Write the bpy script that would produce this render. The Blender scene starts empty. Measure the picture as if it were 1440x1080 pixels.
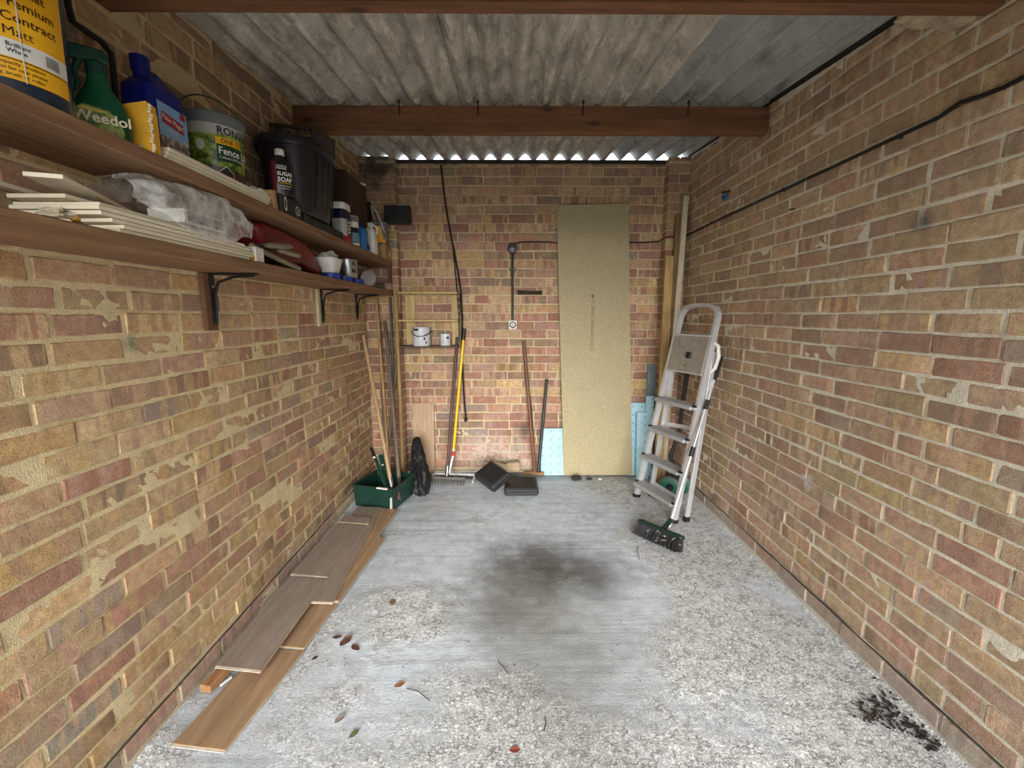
import bpy, math, random
from mathutils import Vector, Matrix, Euler, noise as mnoise

random.seed(11)
SC = bpy.context.scene
COL = SC.collection
PI = math.pi

# ------------------------------------------------------------------ camera
H = 1.436                      # camera height above the floor
cam_data = bpy.data.cameras.new('camera')
cam_data.sensor_width = 36.0
cam_data.lens = 36.0 * 610.0 / 1440.0
cam_data.clip_start = 0.02
cam = bpy.data.objects.new('camera', cam_data)
COL.objects.link(cam)
cam.location = (0, 0, H)
cam.rotation_euler = (math.radians(90 - 8.95), 0, math.radians(-0.376))
SC.camera = cam
CAM_M = cam.rotation_euler.to_matrix()

# ------------------------------------------------------------------ sky, sun, exposure
SC.view_settings.view_transform = 'Standard'
SC.view_settings.look = 'None'
SC.view_settings.gamma = 1.0
SC.view_settings.use_curve_mapping = False
SC.view_settings.exposure = 0.98
world = bpy.data.worlds.new('overcast_sky')
SC.world = world
world.use_nodes = True
wn = world.node_tree
bgn = wn.nodes['Background']
bgn.inputs['Color'].default_value = (0.90, 0.95, 1.0, 1)
bgn.inputs['Strength'].default_value = 1.7
sun_d = bpy.data.lights.new('hazy_sun', 'SUN')
sun_d.energy = 4.0
sun_d.angle = math.radians(40)
sun_d.color = (1.0, 0.97, 0.92)
sun = bpy.data.objects.new('hazy_sun', sun_d)
COL.objects.link(sun)
sun.location = (0, -6, 4)
sun.rotation_euler = (math.radians(90 - 16), 0, math.radians(0))   # from behind the camera, low, into the garage

# ------------------------------------------------------------------ measures
XL, XR, YB, YF = -1.225, 1.487, 3.87, -0.95
PITCH = 0.0749
def roof_z(y): return 2.36 + 0.092 * y        # valley bottoms of the sheets

def ray(px, py):
    return CAM_M @ Vector(((px - 720) / 610.0, (540 - py) / 610.0, -1))
def P(px, py, X=None, Y=None, Z=None):
    r = ray(px, py)
    t = X / r.x if X is not None else Y / r.y if Y is not None else (Z - H) / r.z
    return Vector((r.x * t, r.y * t, H + r.z * t))
def project(p):
    v = CAM_M.transposed() @ (Vector(p) - Vector((0, 0, H)))
    if v.z > -0.05: return None
    return (720 + 610 * v.x / -v.z, 540 - 610 * v.y / -v.z)

# ------------------------------------------------------------------ materials
def srgb(r, g=None, b=None):
    def f(c):
        c /= 255.0
        return c / 12.92 if c <= 0.04045 else ((c + 0.055) / 1.055) ** 2.4
    return (f(r), f(g), f(b), 1.0)

class NT:
    def __init__(s, name):
        s.m = bpy.data.materials.new(name); s.m.use_nodes = True
        s.t = s.m.node_tree; s.n = s.t.nodes; s.b = s.n['Principled BSDF']
    def node(s, typ, **kw):
        n = s.n.new(typ)
        for k, v in kw.items(): setattr(n, k, v)
        return n
    def link(s, a, b): s.t.links.new(a, b)
    def setin(s, n, **kw):
        for k, v in kw.items():
            n.inputs[k.replace('_', ' ')].default_value = v
        return n
    def noise(s, vec, scale, detail=3.0, rough=0.55, dims='3D'):
        n = s.node('ShaderNodeTexNoise', noise_dimensions=dims)
        n.inputs['Scale'].default_value = scale; n.inputs['Detail'].default_value = detail
        n.inputs['Roughness'].default_value = rough
        if vec is not None: s.link(vec, n.inputs['Vector'])
        return n.outputs['Fac']
    def ramp(s, fac, lo, hi, a=0.0, b=1.0):
        n = s.node('ShaderNodeMapRange'); n.clamp = True
        s.link(fac, n.inputs['Value'])
        n.inputs['From Min'].default_value = lo; n.inputs['From Max'].default_value = hi
        n.inputs['To Min'].default_value = a; n.inputs['To Max'].default_value = b
        return n.outputs['Result']
    def mix(s, fac, a, b, mode='MIX'):
        n = s.node('ShaderNodeMix', data_type='RGBA', blend_type=mode)
        for v, i in ((fac, 0), (a, 6), (b, 7)):
            if hasattr(v, 'is_output'): s.link(v, n.inputs[i])
            elif i == 0: n.inputs[0].default_value = v
            else: n.inputs[i].default_value = v
        return n.outputs[2]
    def math(s, op, a, b=0.0):
        n = s.node('ShaderNodeMath', operation=op)
        for v, i in ((a, 0), (b, 1)):
            if hasattr(v, 'is_output'): s.link(v, n.inputs[i])
            else: n.inputs[i].default_value = v
        return n.outputs[0]
    def coord(s, which='Object'):
        return s.node('ShaderNodeTexCoord').outputs[which]
    def pos(s):
        return s.node('ShaderNodeNewGeometry').outputs['Position']
    def mapping(s, vec, scale=(1, 1, 1), loc=(0, 0, 0), rot=(0, 0, 0)):
        n = s.node('ShaderNodeMapping')
        n.inputs['Scale'].default_value = scale; n.inputs['Location'].default_value = loc; n.inputs['Rotation'].default_value = rot
        s.link(vec, n.inputs['Vector']); return n.outputs[0]
    def bump(s, h, strength=0.3, dist=0.01):
        n = s.node('ShaderNodeBump'); n.inputs['Strength'].default_value = strength; n.inputs['Distance'].default_value = dist
        s.link(h, n.inputs['Height']); s.link(n.outputs[0], s.b.inputs['Normal'])
    def out(s, col, rough=0.8, metal=0.0):
        if hasattr(col, 'is_output'): s.link(col, s.b.inputs['Base Color'])
        else: s.b.inputs['Base Color'].default_value = col
        if hasattr(rough, 'is_output'): s.link(rough, s.b.inputs['Roughness'])
        else: s.b.inputs['Roughness'].default_value = rough
        s.b.inputs['Metallic'].default_value = metal
        return s.m

_mats = {}
def plain(name, col, rough=0.5, metal=0.0, var=0.18, scale=25.0, bump=0.0, bscale=60.0):
    """one colour with a little wear and relief"""
    if name in _mats: return _mats[name]
    k = NT(name); c = k.coord()
    f = k.noise(c, scale, 4)
    dark = tuple(x * (1 - var) for x in col[:3]) + (1,)
    lite = tuple(min(1, x * (1 + var)) for x in col[:3]) + (1,)
    m = k.mix(k.ramp(f, .3, .7), dark, lite)
    if bump: k.bump(k.noise(c, bscale, 3), bump, 0.004)
    r = k.ramp(k.noise(c, scale * .6, 2), .3, .7, max(0.02, rough - .08), min(1, rough + .08))
    _mats[name] = k.out(m, r, metal)
    return _mats[name]

def wood(name, a, b, axis=1, rough=0.6, stretch=14.0, scale=3.0, bump=0.25, knots=False):
    if name in _mats: return _mats[name]
    k = NT(name); c = k.coord()
    sc = [stretch] * 3; sc[axis] = 1.0
    v = k.mapping(c, scale=tuple(sc))
    f = k.noise(v, scale, 6, .62)
    g = k.noise(v, scale * 6, 3, .6)
    m = k.mix(k.ramp(f, .32, .68), a, b)
    m = k.mix(k.ramp(g, .45, .8, 0, .35), m, tuple(x * .55 for x in a[:3]) + (1,))
    if knots:
        sk = [9.0] * 3; sk[axis] = 3.0
        vo = k.node('ShaderNodeTexVoronoi'); k.link(k.mapping(c, scale=tuple(sk)), vo.inputs['Vector']); vo.inputs['Scale'].default_value = 1.0
        m = k.mix(k.ramp(vo.outputs['Distance'], .05, .16, .85, 0), m, tuple(x * .25 for x in a[:3]) + (1,))
    blot = k.noise(c, 3.0, 3)
    m = k.mix(k.ramp(blot, .4, .75, 0, .4), m, tuple(x * .6 for x in b[:3]) + (1,))
    k.bump(g, bump, .003)
    _mats[name] = k.out(m, rough)
    return _mats[name]

# ------------------------------------------------------------------ mesh builder
def vnoise(seed):
    off = Vector((seed * 7.31, seed * 3.17, seed * 1.93))
    return lambda x, y, z=0.0: mnoise.noise(Vector((x, y, z)) + off)

class MB:
    def __init__(s): s.v = []; s.f = []; s.sm = []
    def add(s, vs, fs, smooth=False):
        o = len(s.v); s.v.extend([tuple(p) for p in vs])
        for f in fs: s.f.append(tuple(i + o for i in f)); s.sm.append(smooth)
        return s
    def box(s, c, size, bev=0.0, rot=None, taper=1.0):
        """box; bev chamfers its edges; rot = Matrix 3x3; taper shrinks the bottom"""
        h = [x / 2.0 for x in size]; c = Vector(c)
        if bev <= 0:
            vs = []
            for sx in (-1, 1):
                for sy in (-1, 1):
                    for sz in (-1, 1):
                        t = taper if sz < 0 else 1
                        vs.append(Vector((sx * h[0] * t, sy * h[1] * t, sz * h[2])))
            fs = [(0, 1, 3, 2), (4, 6, 7, 5), (0, 4, 5, 1), (2, 3, 7, 6), (0, 2, 6, 4), (1, 5, 7, 3)]
        else:
            bev = min(bev, min(h) * .95)
            vs = []; idx = {}
            for sx in (-1, 1):
                for sy in (-1, 1):
                    for sz in (-1, 1):
                        t = taper if sz < 0 else 1
                        for ax in range(3):
                            p = [sx * (h[0] - bev), sy * (h[1] - bev), sz * (h[2] - bev)]
                            p[ax] = (sx, sy, sz)[ax] * h[ax]
                            idx[(sx, sy, sz, ax)] = len(vs); vs.append(Vector((p[0] * t, p[1] * t, p[2])))
            fs = []
            for ax in range(3):
                o = [i for i in range(3) if i != ax]
                for sg in (-1, 1):
                    q = []
                    for a, b in ((-1, -1), (1, -1), (1, 1), (-1, 1)):
                        k = [0, 0, 0]; k[ax] = sg; k[o[0]] = a; k[o[1]] = b
                        q.append(idx[(k[0], k[1], k[2], ax)])
                    if (sg > 0) == (ax == 1): q.reverse()
                    fs.append(tuple(q))
                for a in (-1, 1):
                    for b in (-1, 1):
                        q = []
                        for sg, axx in ((-1, o[0]), (1, o[0]), (1, o[1]), (-1, o[1])):
                            k = [0, 0, 0]; k[ax] = sg; k[o[0]] = a; k[o[1]] = b
                            q.append(idx[(k[0], k[1], k[2], axx)])
                        fs.append(tuple(q))
            for sx in (-1, 1):
                for sy in (-1, 1):
                    for sz in (-1, 1):
                        fs.append(tuple(idx[(sx, sy, sz, ax)] for ax in range(3)))
        if rot is not None: vs = [rot @ p for p in vs]
        return s.add([p + c for p in vs], fs)
    def bar(s, a, b, w, t, up=(0, 0, 1), bev=0.0):
        """straight bar of section w x t from a to b; w lies across, t along up"""
        a = Vector(a); b = Vector(b); z = (b - a); L = z.length; z.normalize()
        u = Vector(up); x = u.cross(z)
        if x.length < 1e-5: x = Vector((1, 0, 0)).cross(z)
        x.normalize(); y = z.cross(x)
        R = Matrix((x, y, z)).transposed()
        return s.box((a + b) / 2, (w, t, L), bev, R)
    def tube(s, pts, r, n=10, cap=True, flat=1.0):
        pts = [Vector(p) for p in pts]
        rs = r if isinstance(r, (list, tuple)) else [r] * len(pts)
        t0 = (pts[1] - pts[0]).normalized()
        u = t0.orthogonal().normalized()
        vs = []; fs = []
        for i, p in enumerate(pts):
            if i == 0: t = pts[1] - pts[0]
            elif i == len(pts) - 1: t = pts[-1] - pts[-2]
            else: t = (pts[i + 1] - p).normalized() + (p - pts[i - 1]).normalized()
            t.normalize(); u = (u - t * u.dot(t)).normalized(); w = t.cross(u)
            for k in range(n):
                a = 2 * PI * k / n
                vs.append(p + u * math.cos(a) * rs[i] + w * math.sin(a) * rs[i] * flat)
        for i in range(len(pts) - 1):
            for k in range(n):
                k2 = (k + 1) % n
                fs.append((i * n + k, i * n + k2, (i + 1) * n + k2, (i + 1) * n + k))
        o = len(s.v); s.add(vs, fs, True)
        if cap:
            s.f.append(tuple(o + k for k in reversed(range(n)))); s.sm.append(False)
            e = o + (len(pts) - 1) * n
            s.f.append(tuple(e + k for k in range(n))); s.sm.append(False)
        return s
    def lathe(s, prof, c, axis=(0, 0, 1), n=24, smooth=True, sx=1.0, sy=1.0, ref=None, power=2.0):
        """turn (radius, height) pairs about an axis; sx, sy squash; power>2 makes the section a rounded square"""
        z = Vector(axis).normalized()
        x = (Vector(ref) - z * Vector(ref).dot(z)).normalized() if ref is not None else (Vector((1, 0, 0)) if abs(z.z) > .9 else z.orthogonal().normalized())
        if ref is None and abs(z.z) > .9: x = (x - z * x.dot(z)).normalized()
        y = z.cross(x); c = Vector(c); vs = []; fs = []
        for r, h in prof:
            for k in range(n):
                a = 2 * PI * k / n; ca, sa = math.cos(a), math.sin(a)
                if power != 2.0:
                    q = (abs(ca) ** power + abs(sa) ** power) ** (-1.0 / power); ca *= q; sa *= q
                vs.append(c + x * ca * r * sx + y * sa * r * sy + z * h)
        for i in range(len(prof) - 1):
            for k in range(n):
                k2 = (k + 1) % n
                fs.append((i * n + k, i * n + k2, (i + 1) * n + k2, (i + 1) * n + k))
        o = len(s.v); s.add(vs, fs, smooth)
        closed = prof[0] == prof[-1]
        if prof[0][0] > 1e-4 and not closed: s.f.append(tuple(o + k for k in reversed(range(n)))); s.sm.append(False)
        if prof[-1][0] > 1e-4 and not closed:
            e = o + (len(prof) - 1) * n; s.f.append(tuple(e + k for k in range(n))); s.sm.append(False)
        return s
    def prism(s, poly, o, U, V, N, t):
        """outline poly (u, v) in the plane o + uU + vV, thickness t along N"""
        o, U, V, N = Vector(o), Vector(U), Vector(V), Vector(N)
        n = len(poly)
        vs = [o + U * u + V * v for u, v in poly] + [o + U * u + V * v + N * t for u, v in poly]
        fs = [tuple(reversed(range(n))), tuple(range(n, 2 * n))]
        for i in range(n):
            j = (i + 1) % n; fs.append((i, j, n + j, n + i))
        return s.add(vs, fs)
    def grid(s, fn, nu, nv, smooth=True):
        vs = [fn(i / nu, j / nv) for j in range(nv + 1) for i in range(nu + 1)]
        fs = [(j * (nu + 1) + i, j * (nu + 1) + i + 1, (j + 1) * (nu + 1) + i + 1, (j + 1) * (nu + 1) + i) for j in range(nv) for i in range(nu)]
        return s.add(vs, fs, smooth)
    def build(s, name, m, parent=None, loc=None, recalc=True):
        if parent is not None: base = parent_world(parent)
        else: base = Vector(loc) if loc is not None else centre_base(s.v)
        me = bpy.data.meshes.new(name)
        me.from_pydata([tuple(Vector(p) - base) for p in s.v], [], s.f)
        me.polygons.foreach_set('use_smooth', s.sm)
        me.materials.append(m)
        me.update()
        if any(s.sm): me.set_sharp_from_angle(angle=.65)
        if recalc:
            import bmesh
            bm = bmesh.new(); bm.from_mesh(me); bmesh.ops.recalc_face_normals(bm, faces=bm.faces); bm.to_mesh(me); bm.free()
        o = bpy.data.objects.new(name, me); COL.objects.link(o)
        if parent is not None: o.parent = parent
        else: o.location = base
        return o

def centre_base(vs):
    xs = [p[0] for p in vs]; ys = [p[1] for p in vs]; zs = [p[2] for p in vs]
    return Vector(((min(xs) + max(xs)) / 2, (min(ys) + max(ys)) / 2, min(zs)))
def parent_world(o):
    v = Vector((0, 0, 0))
    while o is not None:
        v += o.location; o = o.parent
    return v

def tag(o, label=None, cat=None, group=None, kind=None):
    if label: o['label'] = label
    if cat: o['category'] = cat
    if group: o['group'] = group
    if kind: o['kind'] = kind
    return o
def thing(name, loc, label, cat, group=None):
    o = bpy.data.objects.new(name, None); COL.objects.link(o)
    o.location = loc; o.empty_display_size = .05
    return tag(o, label, cat, group)

# ------------------------------------------------------------------ brick walls
def brick_material(name, grime=None):
    k = NT(name)
    uv = k.node('ShaderNodeUVMap').outputs[0]
    a = k.node('ShaderNodeAttribute', attribute_name='col_a').outputs['Color']
    b = k.node('ShaderNodeAttribute', attribute_name='col_b').outputs['Color']
    band = k.noise(k.mapping(uv, scale=(21, 3.2, 1)), 1.0, 2.5, .5, '2D')
    col = k.mix(k.ramp(band, .47, .54), a, b)
    spk = k.noise(uv, 170, 3, .6, '2D')
    col = k.mix(k.ramp(spk, .60, .72, 0, .55), col, srgb(62, 48, 40))
    mot = k.noise(uv, 34, 5, .65, '2D')
    col = k.mix(k.ramp(mot, .36, .66, .42, 0), col, srgb(128, 98, 76))
    film = k.noise(k.mapping(k.pos(), scale=(1, 1, 1)), 9, 6, .7)
    col = k.mix(k.ramp(film, .52, .72, 0, .5), col, srgb(204, 182, 150))
    if grime: col = grime(k, col)
    h = k.math('ADD', k.math('MULTIPLY', mot, .6), k.math('MULTIPLY', spk, .5))
    k.bump(h, .55, .006)
    return k.out(col, .9)
def mortar_material(name, tint, grime=None):
    k = NT(name); p = k.pos()
    f = k.noise(p, 30, 6, .7); g = k.noise(p, 240, 3, .6)
    col = k.mix(k.ramp(f, .35, .68), tuple(x * .80 for x in tint[:3]) + (1,), tint)
    col = k.mix(k.ramp(g, .60, .74, 0, .5), col, srgb(112, 98, 78))
    if grime: col = grime(k, col)
    k.bump(k.math('ADD', k.math('MULTIPLY', f, .8), k.math('MULTIPLY', g, .6)), .8, .008)
    return k.out(col, .95)

PAL = {
 'yellow': (212, 172, 110), 'buff': (204, 166, 124), 'straw': (220, 184, 134), 'pink': (188, 144, 124), 'salmon': (190, 132, 110),
 'red': (166, 112, 94), 'brown': (152, 124, 102), 'mauve': (150, 130, 123), 'dark': (106, 90, 86), 'grey': (166, 158, 150), 'olive': (190, 160, 116)}
WALL_MEAN = {'wall_left': ((204, 166, 116), .28), 'wall_right': ((208, 180, 146), .48), 'wall_back': ((190, 146, 114), .16)}
def brick_cols(weights, wall='wall_back'):
    mean, mf = WALL_MEAN[wall]
    ks = list(weights); ws = [weights[q] for q in ks]
    a = random.choices(ks, ws)[0]
    b = a if random.random() < .22 else random.choices(ks, ws)[0]
    def c(n):
        g = random.uniform(.90, 1.08)
        q = [min(255, max(0, (x * (1 - mf) + y * mf) * g + random.uniform(-5, 5))) for x, y in zip(PAL[n], mean)]
        lu = sum(q) / 3
        return srgb(*[x * .86 + lu * .14 for x in q])
    return c(a), c(b)

def brick_geo(L, h, proud, jit):
    """flat face with a rounded, slightly ragged arris; verts (u, v, d), faces"""
    e = random.uniform(.0028, .0048)
    us = [-L / 2, -L / 2 + e, random.uniform(-.02, .02) * L, L / 2 - e, L / 2]; vv = [-h / 2, -h / 2 + e, h / 2 - e, h / 2]
    nu, nv = 4, 3
    vs = []; fs = []
    tu, tv = random.uniform(-.008, .008), random.uniform(-.02, .02)
    for j in range(nv + 1):
        for i in range(nu + 1):
            u, v = us[i], vv[j]
            rim = i in (0, nu) or j in (0, nv)
            d = proud + tu * u + tv * v
            if rim:
                ju, jv = random.uniform(-jit, jit), random.uniform(-jit, jit) * .8
                if i in (0, nu) and j in (0, nv): ju -= math.copysign(random.uniform(.002, .007), u); jv -= math.copysign(random.uniform(.001, .004), v)
                u += ju; v += jv; d -= .0026
            vs.append((u, v, d))
    for j in range(nv):
        for i in range(nu):
            q = j * (nu + 1) + i; fs.append((q, q + 1, q + nu + 2, q + nu + 1))
    ring = [i for i in range(nu + 1)] + [j * (nu + 1) + nu for j in range(1, nv + 1)] + [nv * (nu + 1) + i for i in range(nu - 1, -1, -1)] + [j * (nu + 1) for j in range(nv - 1, 0, -1)]
    o = len(vs)
    for q in ring: vs.append((vs[q][0], vs[q][1], -.014))
    n = len(ring)
    for i in range(n):
        j = (i + 1) % n; fs.append((ring[i], o + i, o + j, ring[j]))
    return vs, fs

def brick_wall(name, side, frame, length, top_fn, weights_fn, bmat, mmat, z0, joint=(.0125, .004), jit=.0022, proud=.006,
               mortar_amp=.0035, skip=None, offset=0.0, label=None, plinth_z=None, vis=None, smear=None, limit=300):
    """frame(u, z, d) -> world point; d runs out of the wall into the room"""
    nz = vnoise(sum(map(ord, name)) % 97)
    step = .02
    nu = int(length / step); ztop = max(top_fn(0), top_fn(length)) + .02; nv = int(ztop / step)
    mb = MB()
    def mp(a, b):
        u = a * length; z = min(b * ztop, top_fn(u) + .015)
        d = nz(u * 14, z * 14) * mortar_amp + nz(u * 45, z * 45, 3) * mortar_amp * .7
        if plinth_z is not None and z < plinth_z: d += .015
        if smear is not None: d += smear(u, z)
        return frame(u, z, d)
    mb.grid(mp, nu, nv)
    wall = mb.build(name, mmat, recalc=False)
    tag(wall, label, None, None, 'structure')
    base = parent_world(wall)
    bricks = []
    k0 = 0
    z = z0
    row = 0
    while z < ztop:
        jj = random.uniform(-.0015, .0015)
        u = -random.uniform(0, .03) - (.1125 if row % 2 else 0) + offset
        pz = plinth_z is not None and z + PITCH * .5 < plinth_z
        while u < length:
            L = .2150 + random.uniform(-.006, .006)
            if random.random() < .035: L = .1
            jo = max(.006, random.gauss(*joint))
            c = u + L / 2; zc = z + PITCH / 2 + jj + random.uniform(-.0015, .0015) + nz(c * 1.1, z * 2, 11) * .006
            u += L + jo
            a0, a1 = max(0.0, c - L / 2), min(length, c + L / 2)
            if a1 - a0 < .03: continue
            tz = top_fn(c)
            hh = PITCH - max(.006, random.gauss(joint[0], joint[1] * .6))
            if zc + hh / 2 > tz:
                nh = tz - (zc - hh / 2)
                if nh < .02: continue
                zc = zc - hh / 2 + nh / 2; hh = nh
            if zc - hh / 2 < 0: continue
            if skip and skip((a0 + a1) / 2, zc): continue
            bricks.append(((a0 + a1) / 2, zc, a1 - a0, hh, pz))
        z += PITCH; row += 1
    def area(b):
        c, zc, L, hh, pz = b
        q = [project(frame(c + su * L / 2, zc + sv * hh / 2, 0)) for su, sv in ((-1, -1), (1, -1), (1, 1), (-1, 1))]
        if any(p is None for p in q): return 0
        m = (sum(p[0] for p in q) / 4, sum(p[1] for p in q) / 4)
        if not (-40 < m[0] < 1480 and -20 < m[1] < 1100): return 0
        if vis and not vis(*m): return .5
        q = [(min(1440, max(0, p[0])), min(1080, max(0, p[1]))) for p in q]
        return abs(sum(q[i][0] * q[(i + 1) % 4][1] - q[(i + 1) % 4][0] * q[i][1] for i in range(4))) / 2
    bricks.sort(key=area, reverse=True)
    bulk = []
    for n, (c, zc, L, hh, pz) in enumerate(bricks):
        pr = proud + random.uniform(-.003, .003) + (.015 if pz else 0)
        vs, fs = brick_geo(L, hh, pr, jit)
        ca, cb = brick_cols(weights_fn(c, zc), name)
        ru, rv = random.uniform(0, 50), random.uniform(0, 50)
        bulk.append((c, zc, vs, fs, ca, cb, ru, rv))
    def make(items, nm, one):
        V = []; Fc = []; CA = []; CB = []; UV = []
        o0 = base if not one else frame(items[0][0], items[0][1], 0)
        for c, zc, vs, fs, ca, cb, ru, rv in items:
            o = len(V)
            for p in vs:
                V.append(tuple(frame(c + p[0], zc + p[1], p[2]) - o0)); CA.extend(ca); CB.extend(cb)
            for f in fs:
                Fc.append(tuple(i + o for i in f))
                for i in f: UV.extend((vs[i][0] + ru, vs[i][1] + rv))
        me = bpy.data.meshes.new(nm); me.from_pydata(V, [], Fc)
        me.polygons.foreach_set('use_smooth', [True] * len(Fc))
        for an, dat in (('col_a', CA), ('col_b', CB)):
            at = me.color_attributes.new(an, 'FLOAT_COLOR', 'POINT'); at.data.foreach_set('color', dat)
        uvl = me.uv_layers.new(name='UVMap'); uvl.data.foreach_set('uv', UV)
        me.materials.append(bmat); me.update(); me.set_sharp_from_angle(angle=.42)
        ob = bpy.data.objects.new(nm, me); COL.objects.link(ob); ob.parent = wall
        ob.location = o0 - base
        return ob
    for it in bulk[:limit]: make([it], 'brick', True)
    if bulk[limit:]: tag(make(bulk[limit:], 'smaller_bricks', False), None, None, None, 'stuff')
    return wall

Lw = YB - YF
# frames: faces must point into the room
fr_left = lambda u, z, d: Vector((XL + d, YB - u, z))      # u runs towards the door
fr_right = lambda u, z, d: Vector((XR - d, YF + u, z))
fr_back = lambda u, z, d: Vector((XR - u, YB - d, z))

def w_left(u, z):
    y = YB - u
    w = {'buff': 3.0, 'yellow': 3.0, 'straw': 1.8, 'pink': 1.7, 'salmon': .8, 'red': .5, 'brown': .5, 'mauve': .12, 'olive': 1.2, 'grey': .12}
    if z < .1: w = {'mauve': 2, 'pink': 4, 'salmon': 2, 'grey': 1}
    elif z < .75: w.update(pink=3.2, mauve=.4, brown=.9, red=.7, salmon=1.8)
    elif z > 1.65: w = {'brown': 3, 'olive': 2, 'pink': 1.2, 'buff': 1.4, 'mauve': .6}
    return w
def w_right(u, z):
    w = {'buff': 3.2, 'olive': 2.8, 'yellow': 1.5, 'pink': 1.3, 'red': .7, 'brown': .8, 'mauve': .3}
    if z < .1: w = {'mauve': 3, 'pink': 3, 'red': 1, 'grey': 2}
    elif z < 1.45: w = {'pink': 3.6, 'red': 1.4, 'mauve': .7, 'buff': 2.8, 'yellow': 1.1, 'olive': 1.0, 'salmon': 1.2, 'brown': .8}
    elif z > 1.75: w = {'buff': 3, 'olive': 3.4, 'straw': 1, 'brown': .8, 'pink': .5}
    return w
def w_back(u, z):
    w = {'red': 3.0, 'salmon': 2.2, 'pink': 2.2, 'yellow': 2.0, 'straw': 1.4, 'buff': 2.2, 'brown': 1.4, 'mauve': .5}
    if z > 2.3: w = {'brown': 2.5, 'buff': 2.5, 'olive': 1.5, 'pink': 1.2}
    elif z < .62: w = {'red': 3.0, 'salmon': 2, 'mauve': 2.0, 'brown': 1.6, 'dark': .8, 'pink': 1.5}
    return w

def spot(k, centre, radius, soft=.5, nscale=8.0, namp=.35):
    """0..1 mask of a blotch round a point of the place"""
    p = k.pos()
    n = k.node('ShaderNodeVectorMath', operation='DISTANCE'); k.link(p, n.inputs[0]); n.inputs[1].default_value = centre
    d = k.math('ADD', k.math('DIVIDE', n.outputs['Value'], radius), k.math('MULTIPLY', k.math('SUBTRACT', k.noise(p, nscale, 5, .6), .5), namp * 4))
    return k.ramp(d, 1 - soft, 1.0, 1, 0)
def grime_back(k, col):
    white = k.mix(k.ramp(k.noise(k.pos(), 40, 4), .4, .6, .25, .9), col, srgb(205, 198, 190))
    m = k.math('MAXIMUM', spot(k, (-.22, YB, .18), .30, .8), spot(k, (.02, YB, .12), .24, .8))
    col = k.mix(k.math('MULTIPLY', m, .75), col, white)
    soot = spot(k, (-1.1, YB - .06, 2.62), .22, .8, 14, .5)
    col = k.mix(k.math('MULTIPLY', soot, .85), col, srgb(40, 34, 28))
    return k.mix(k.math('MULTIPLY', spot(k, (.15, YB, .4), .09, .7), .7), col, srgb(58, 54, 56))
def grime_side(k, col):
    # dust and splashed cement low on the wall
    z = k.node('ShaderNodeSeparateXYZ'); k.link(k.pos(), z.inputs[0])
    m = k.ramp(k.math('ADD', z.outputs[2], k.math('MULTIPLY', k.noise(k.pos(), 12, 5), .22)), .12, .27, .40, 0)
    col = k.mix(m, col, srgb(172, 166, 162))
    return col
def grime_right(k, col):
    col = grime_side(k, col)
    sm = spot(k, (XR, 1.62, 1.77), .06, .9, 20, .3)
    col = k.mix(k.math('MULTIPLY', sm, .75), col, srgb(70, 74, 80))
    wl = k.math('MULTIPLY', spot(k, (XR, 2.05, .62), .05, .9, 30, .6), .8)
    return k.mix(wl, col, srgb(215, 212, 208))
def grime_left(k, col):
    col = grime_side(k, col)
    return k.mix(k.math('MULTIPLY', spot(k, (XL, 1.42, 1.345), .035, .9, 40, .3), .75), col, srgb(96, 106, 92))

bm_left = brick_material('yellow_stock_brick', grime_left); mm_left = mortar_material('sandy_mortar', srgb(232, 212, 166), grime_left)
bm_right = brick_material('pinkish_stock_brick', grime_right); mm_right = mortar_material('pale_mortar', srgb(244, 237, 216), grime_right)
bm_back = brick_material('red_and_buff_brick', grime_back); mm_back = mortar_material('buff_mortar', srgb(220, 202, 164), grime_back)

def side_smear(seed):
    nz = vnoise(seed)
    return lambda u, z: max(0.0, nz(u * 2.6, z * 5.0) - .30) * .010
brick_wall('wall_left', 'left', fr_left, Lw, lambda u: roof_z(YB - u), w_left, bm_left, mm_left, .1 - PITCH, joint=(.0112, .005), jit=.0036, proud=.0034,
           mortar_amp=.003, plinth_z=.098, label='yellow and pink brick side wall behind the shelves', smear=side_smear(5),
           vis=lambda x, y: not (x < 560 and (.461 * x + 150 > y > .461 * x - 40 or .461 * x + 114 < y < .214 * x + 330)))
brick_wall('wall_right', 'right', fr_right, Lw, lambda u: roof_z(YF + u), w_right, bm_right, mm_right, .1 - PITCH, joint=(.0102, .0038), jit=.0030, proud=.0034,
           mortar_amp=.0024, plinth_z=.098, label='bare brick side wall behind the ladder', smear=None)
brick_wall('wall_back', 'back', fr_back, XR - XL, lambda u: roof_z(YB) - .012, w_back, bm_back, mm_back, .04, joint=(.0088, .0026), jit=.0022, proud=.004,
           mortar_amp=.0016, offset=.05, label='red and buff brick end wall of the garage',
           vis=lambda x, y: not (785 < x < 885 and 285 < y < 668) and not (x < 520 or x > 960))

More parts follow.
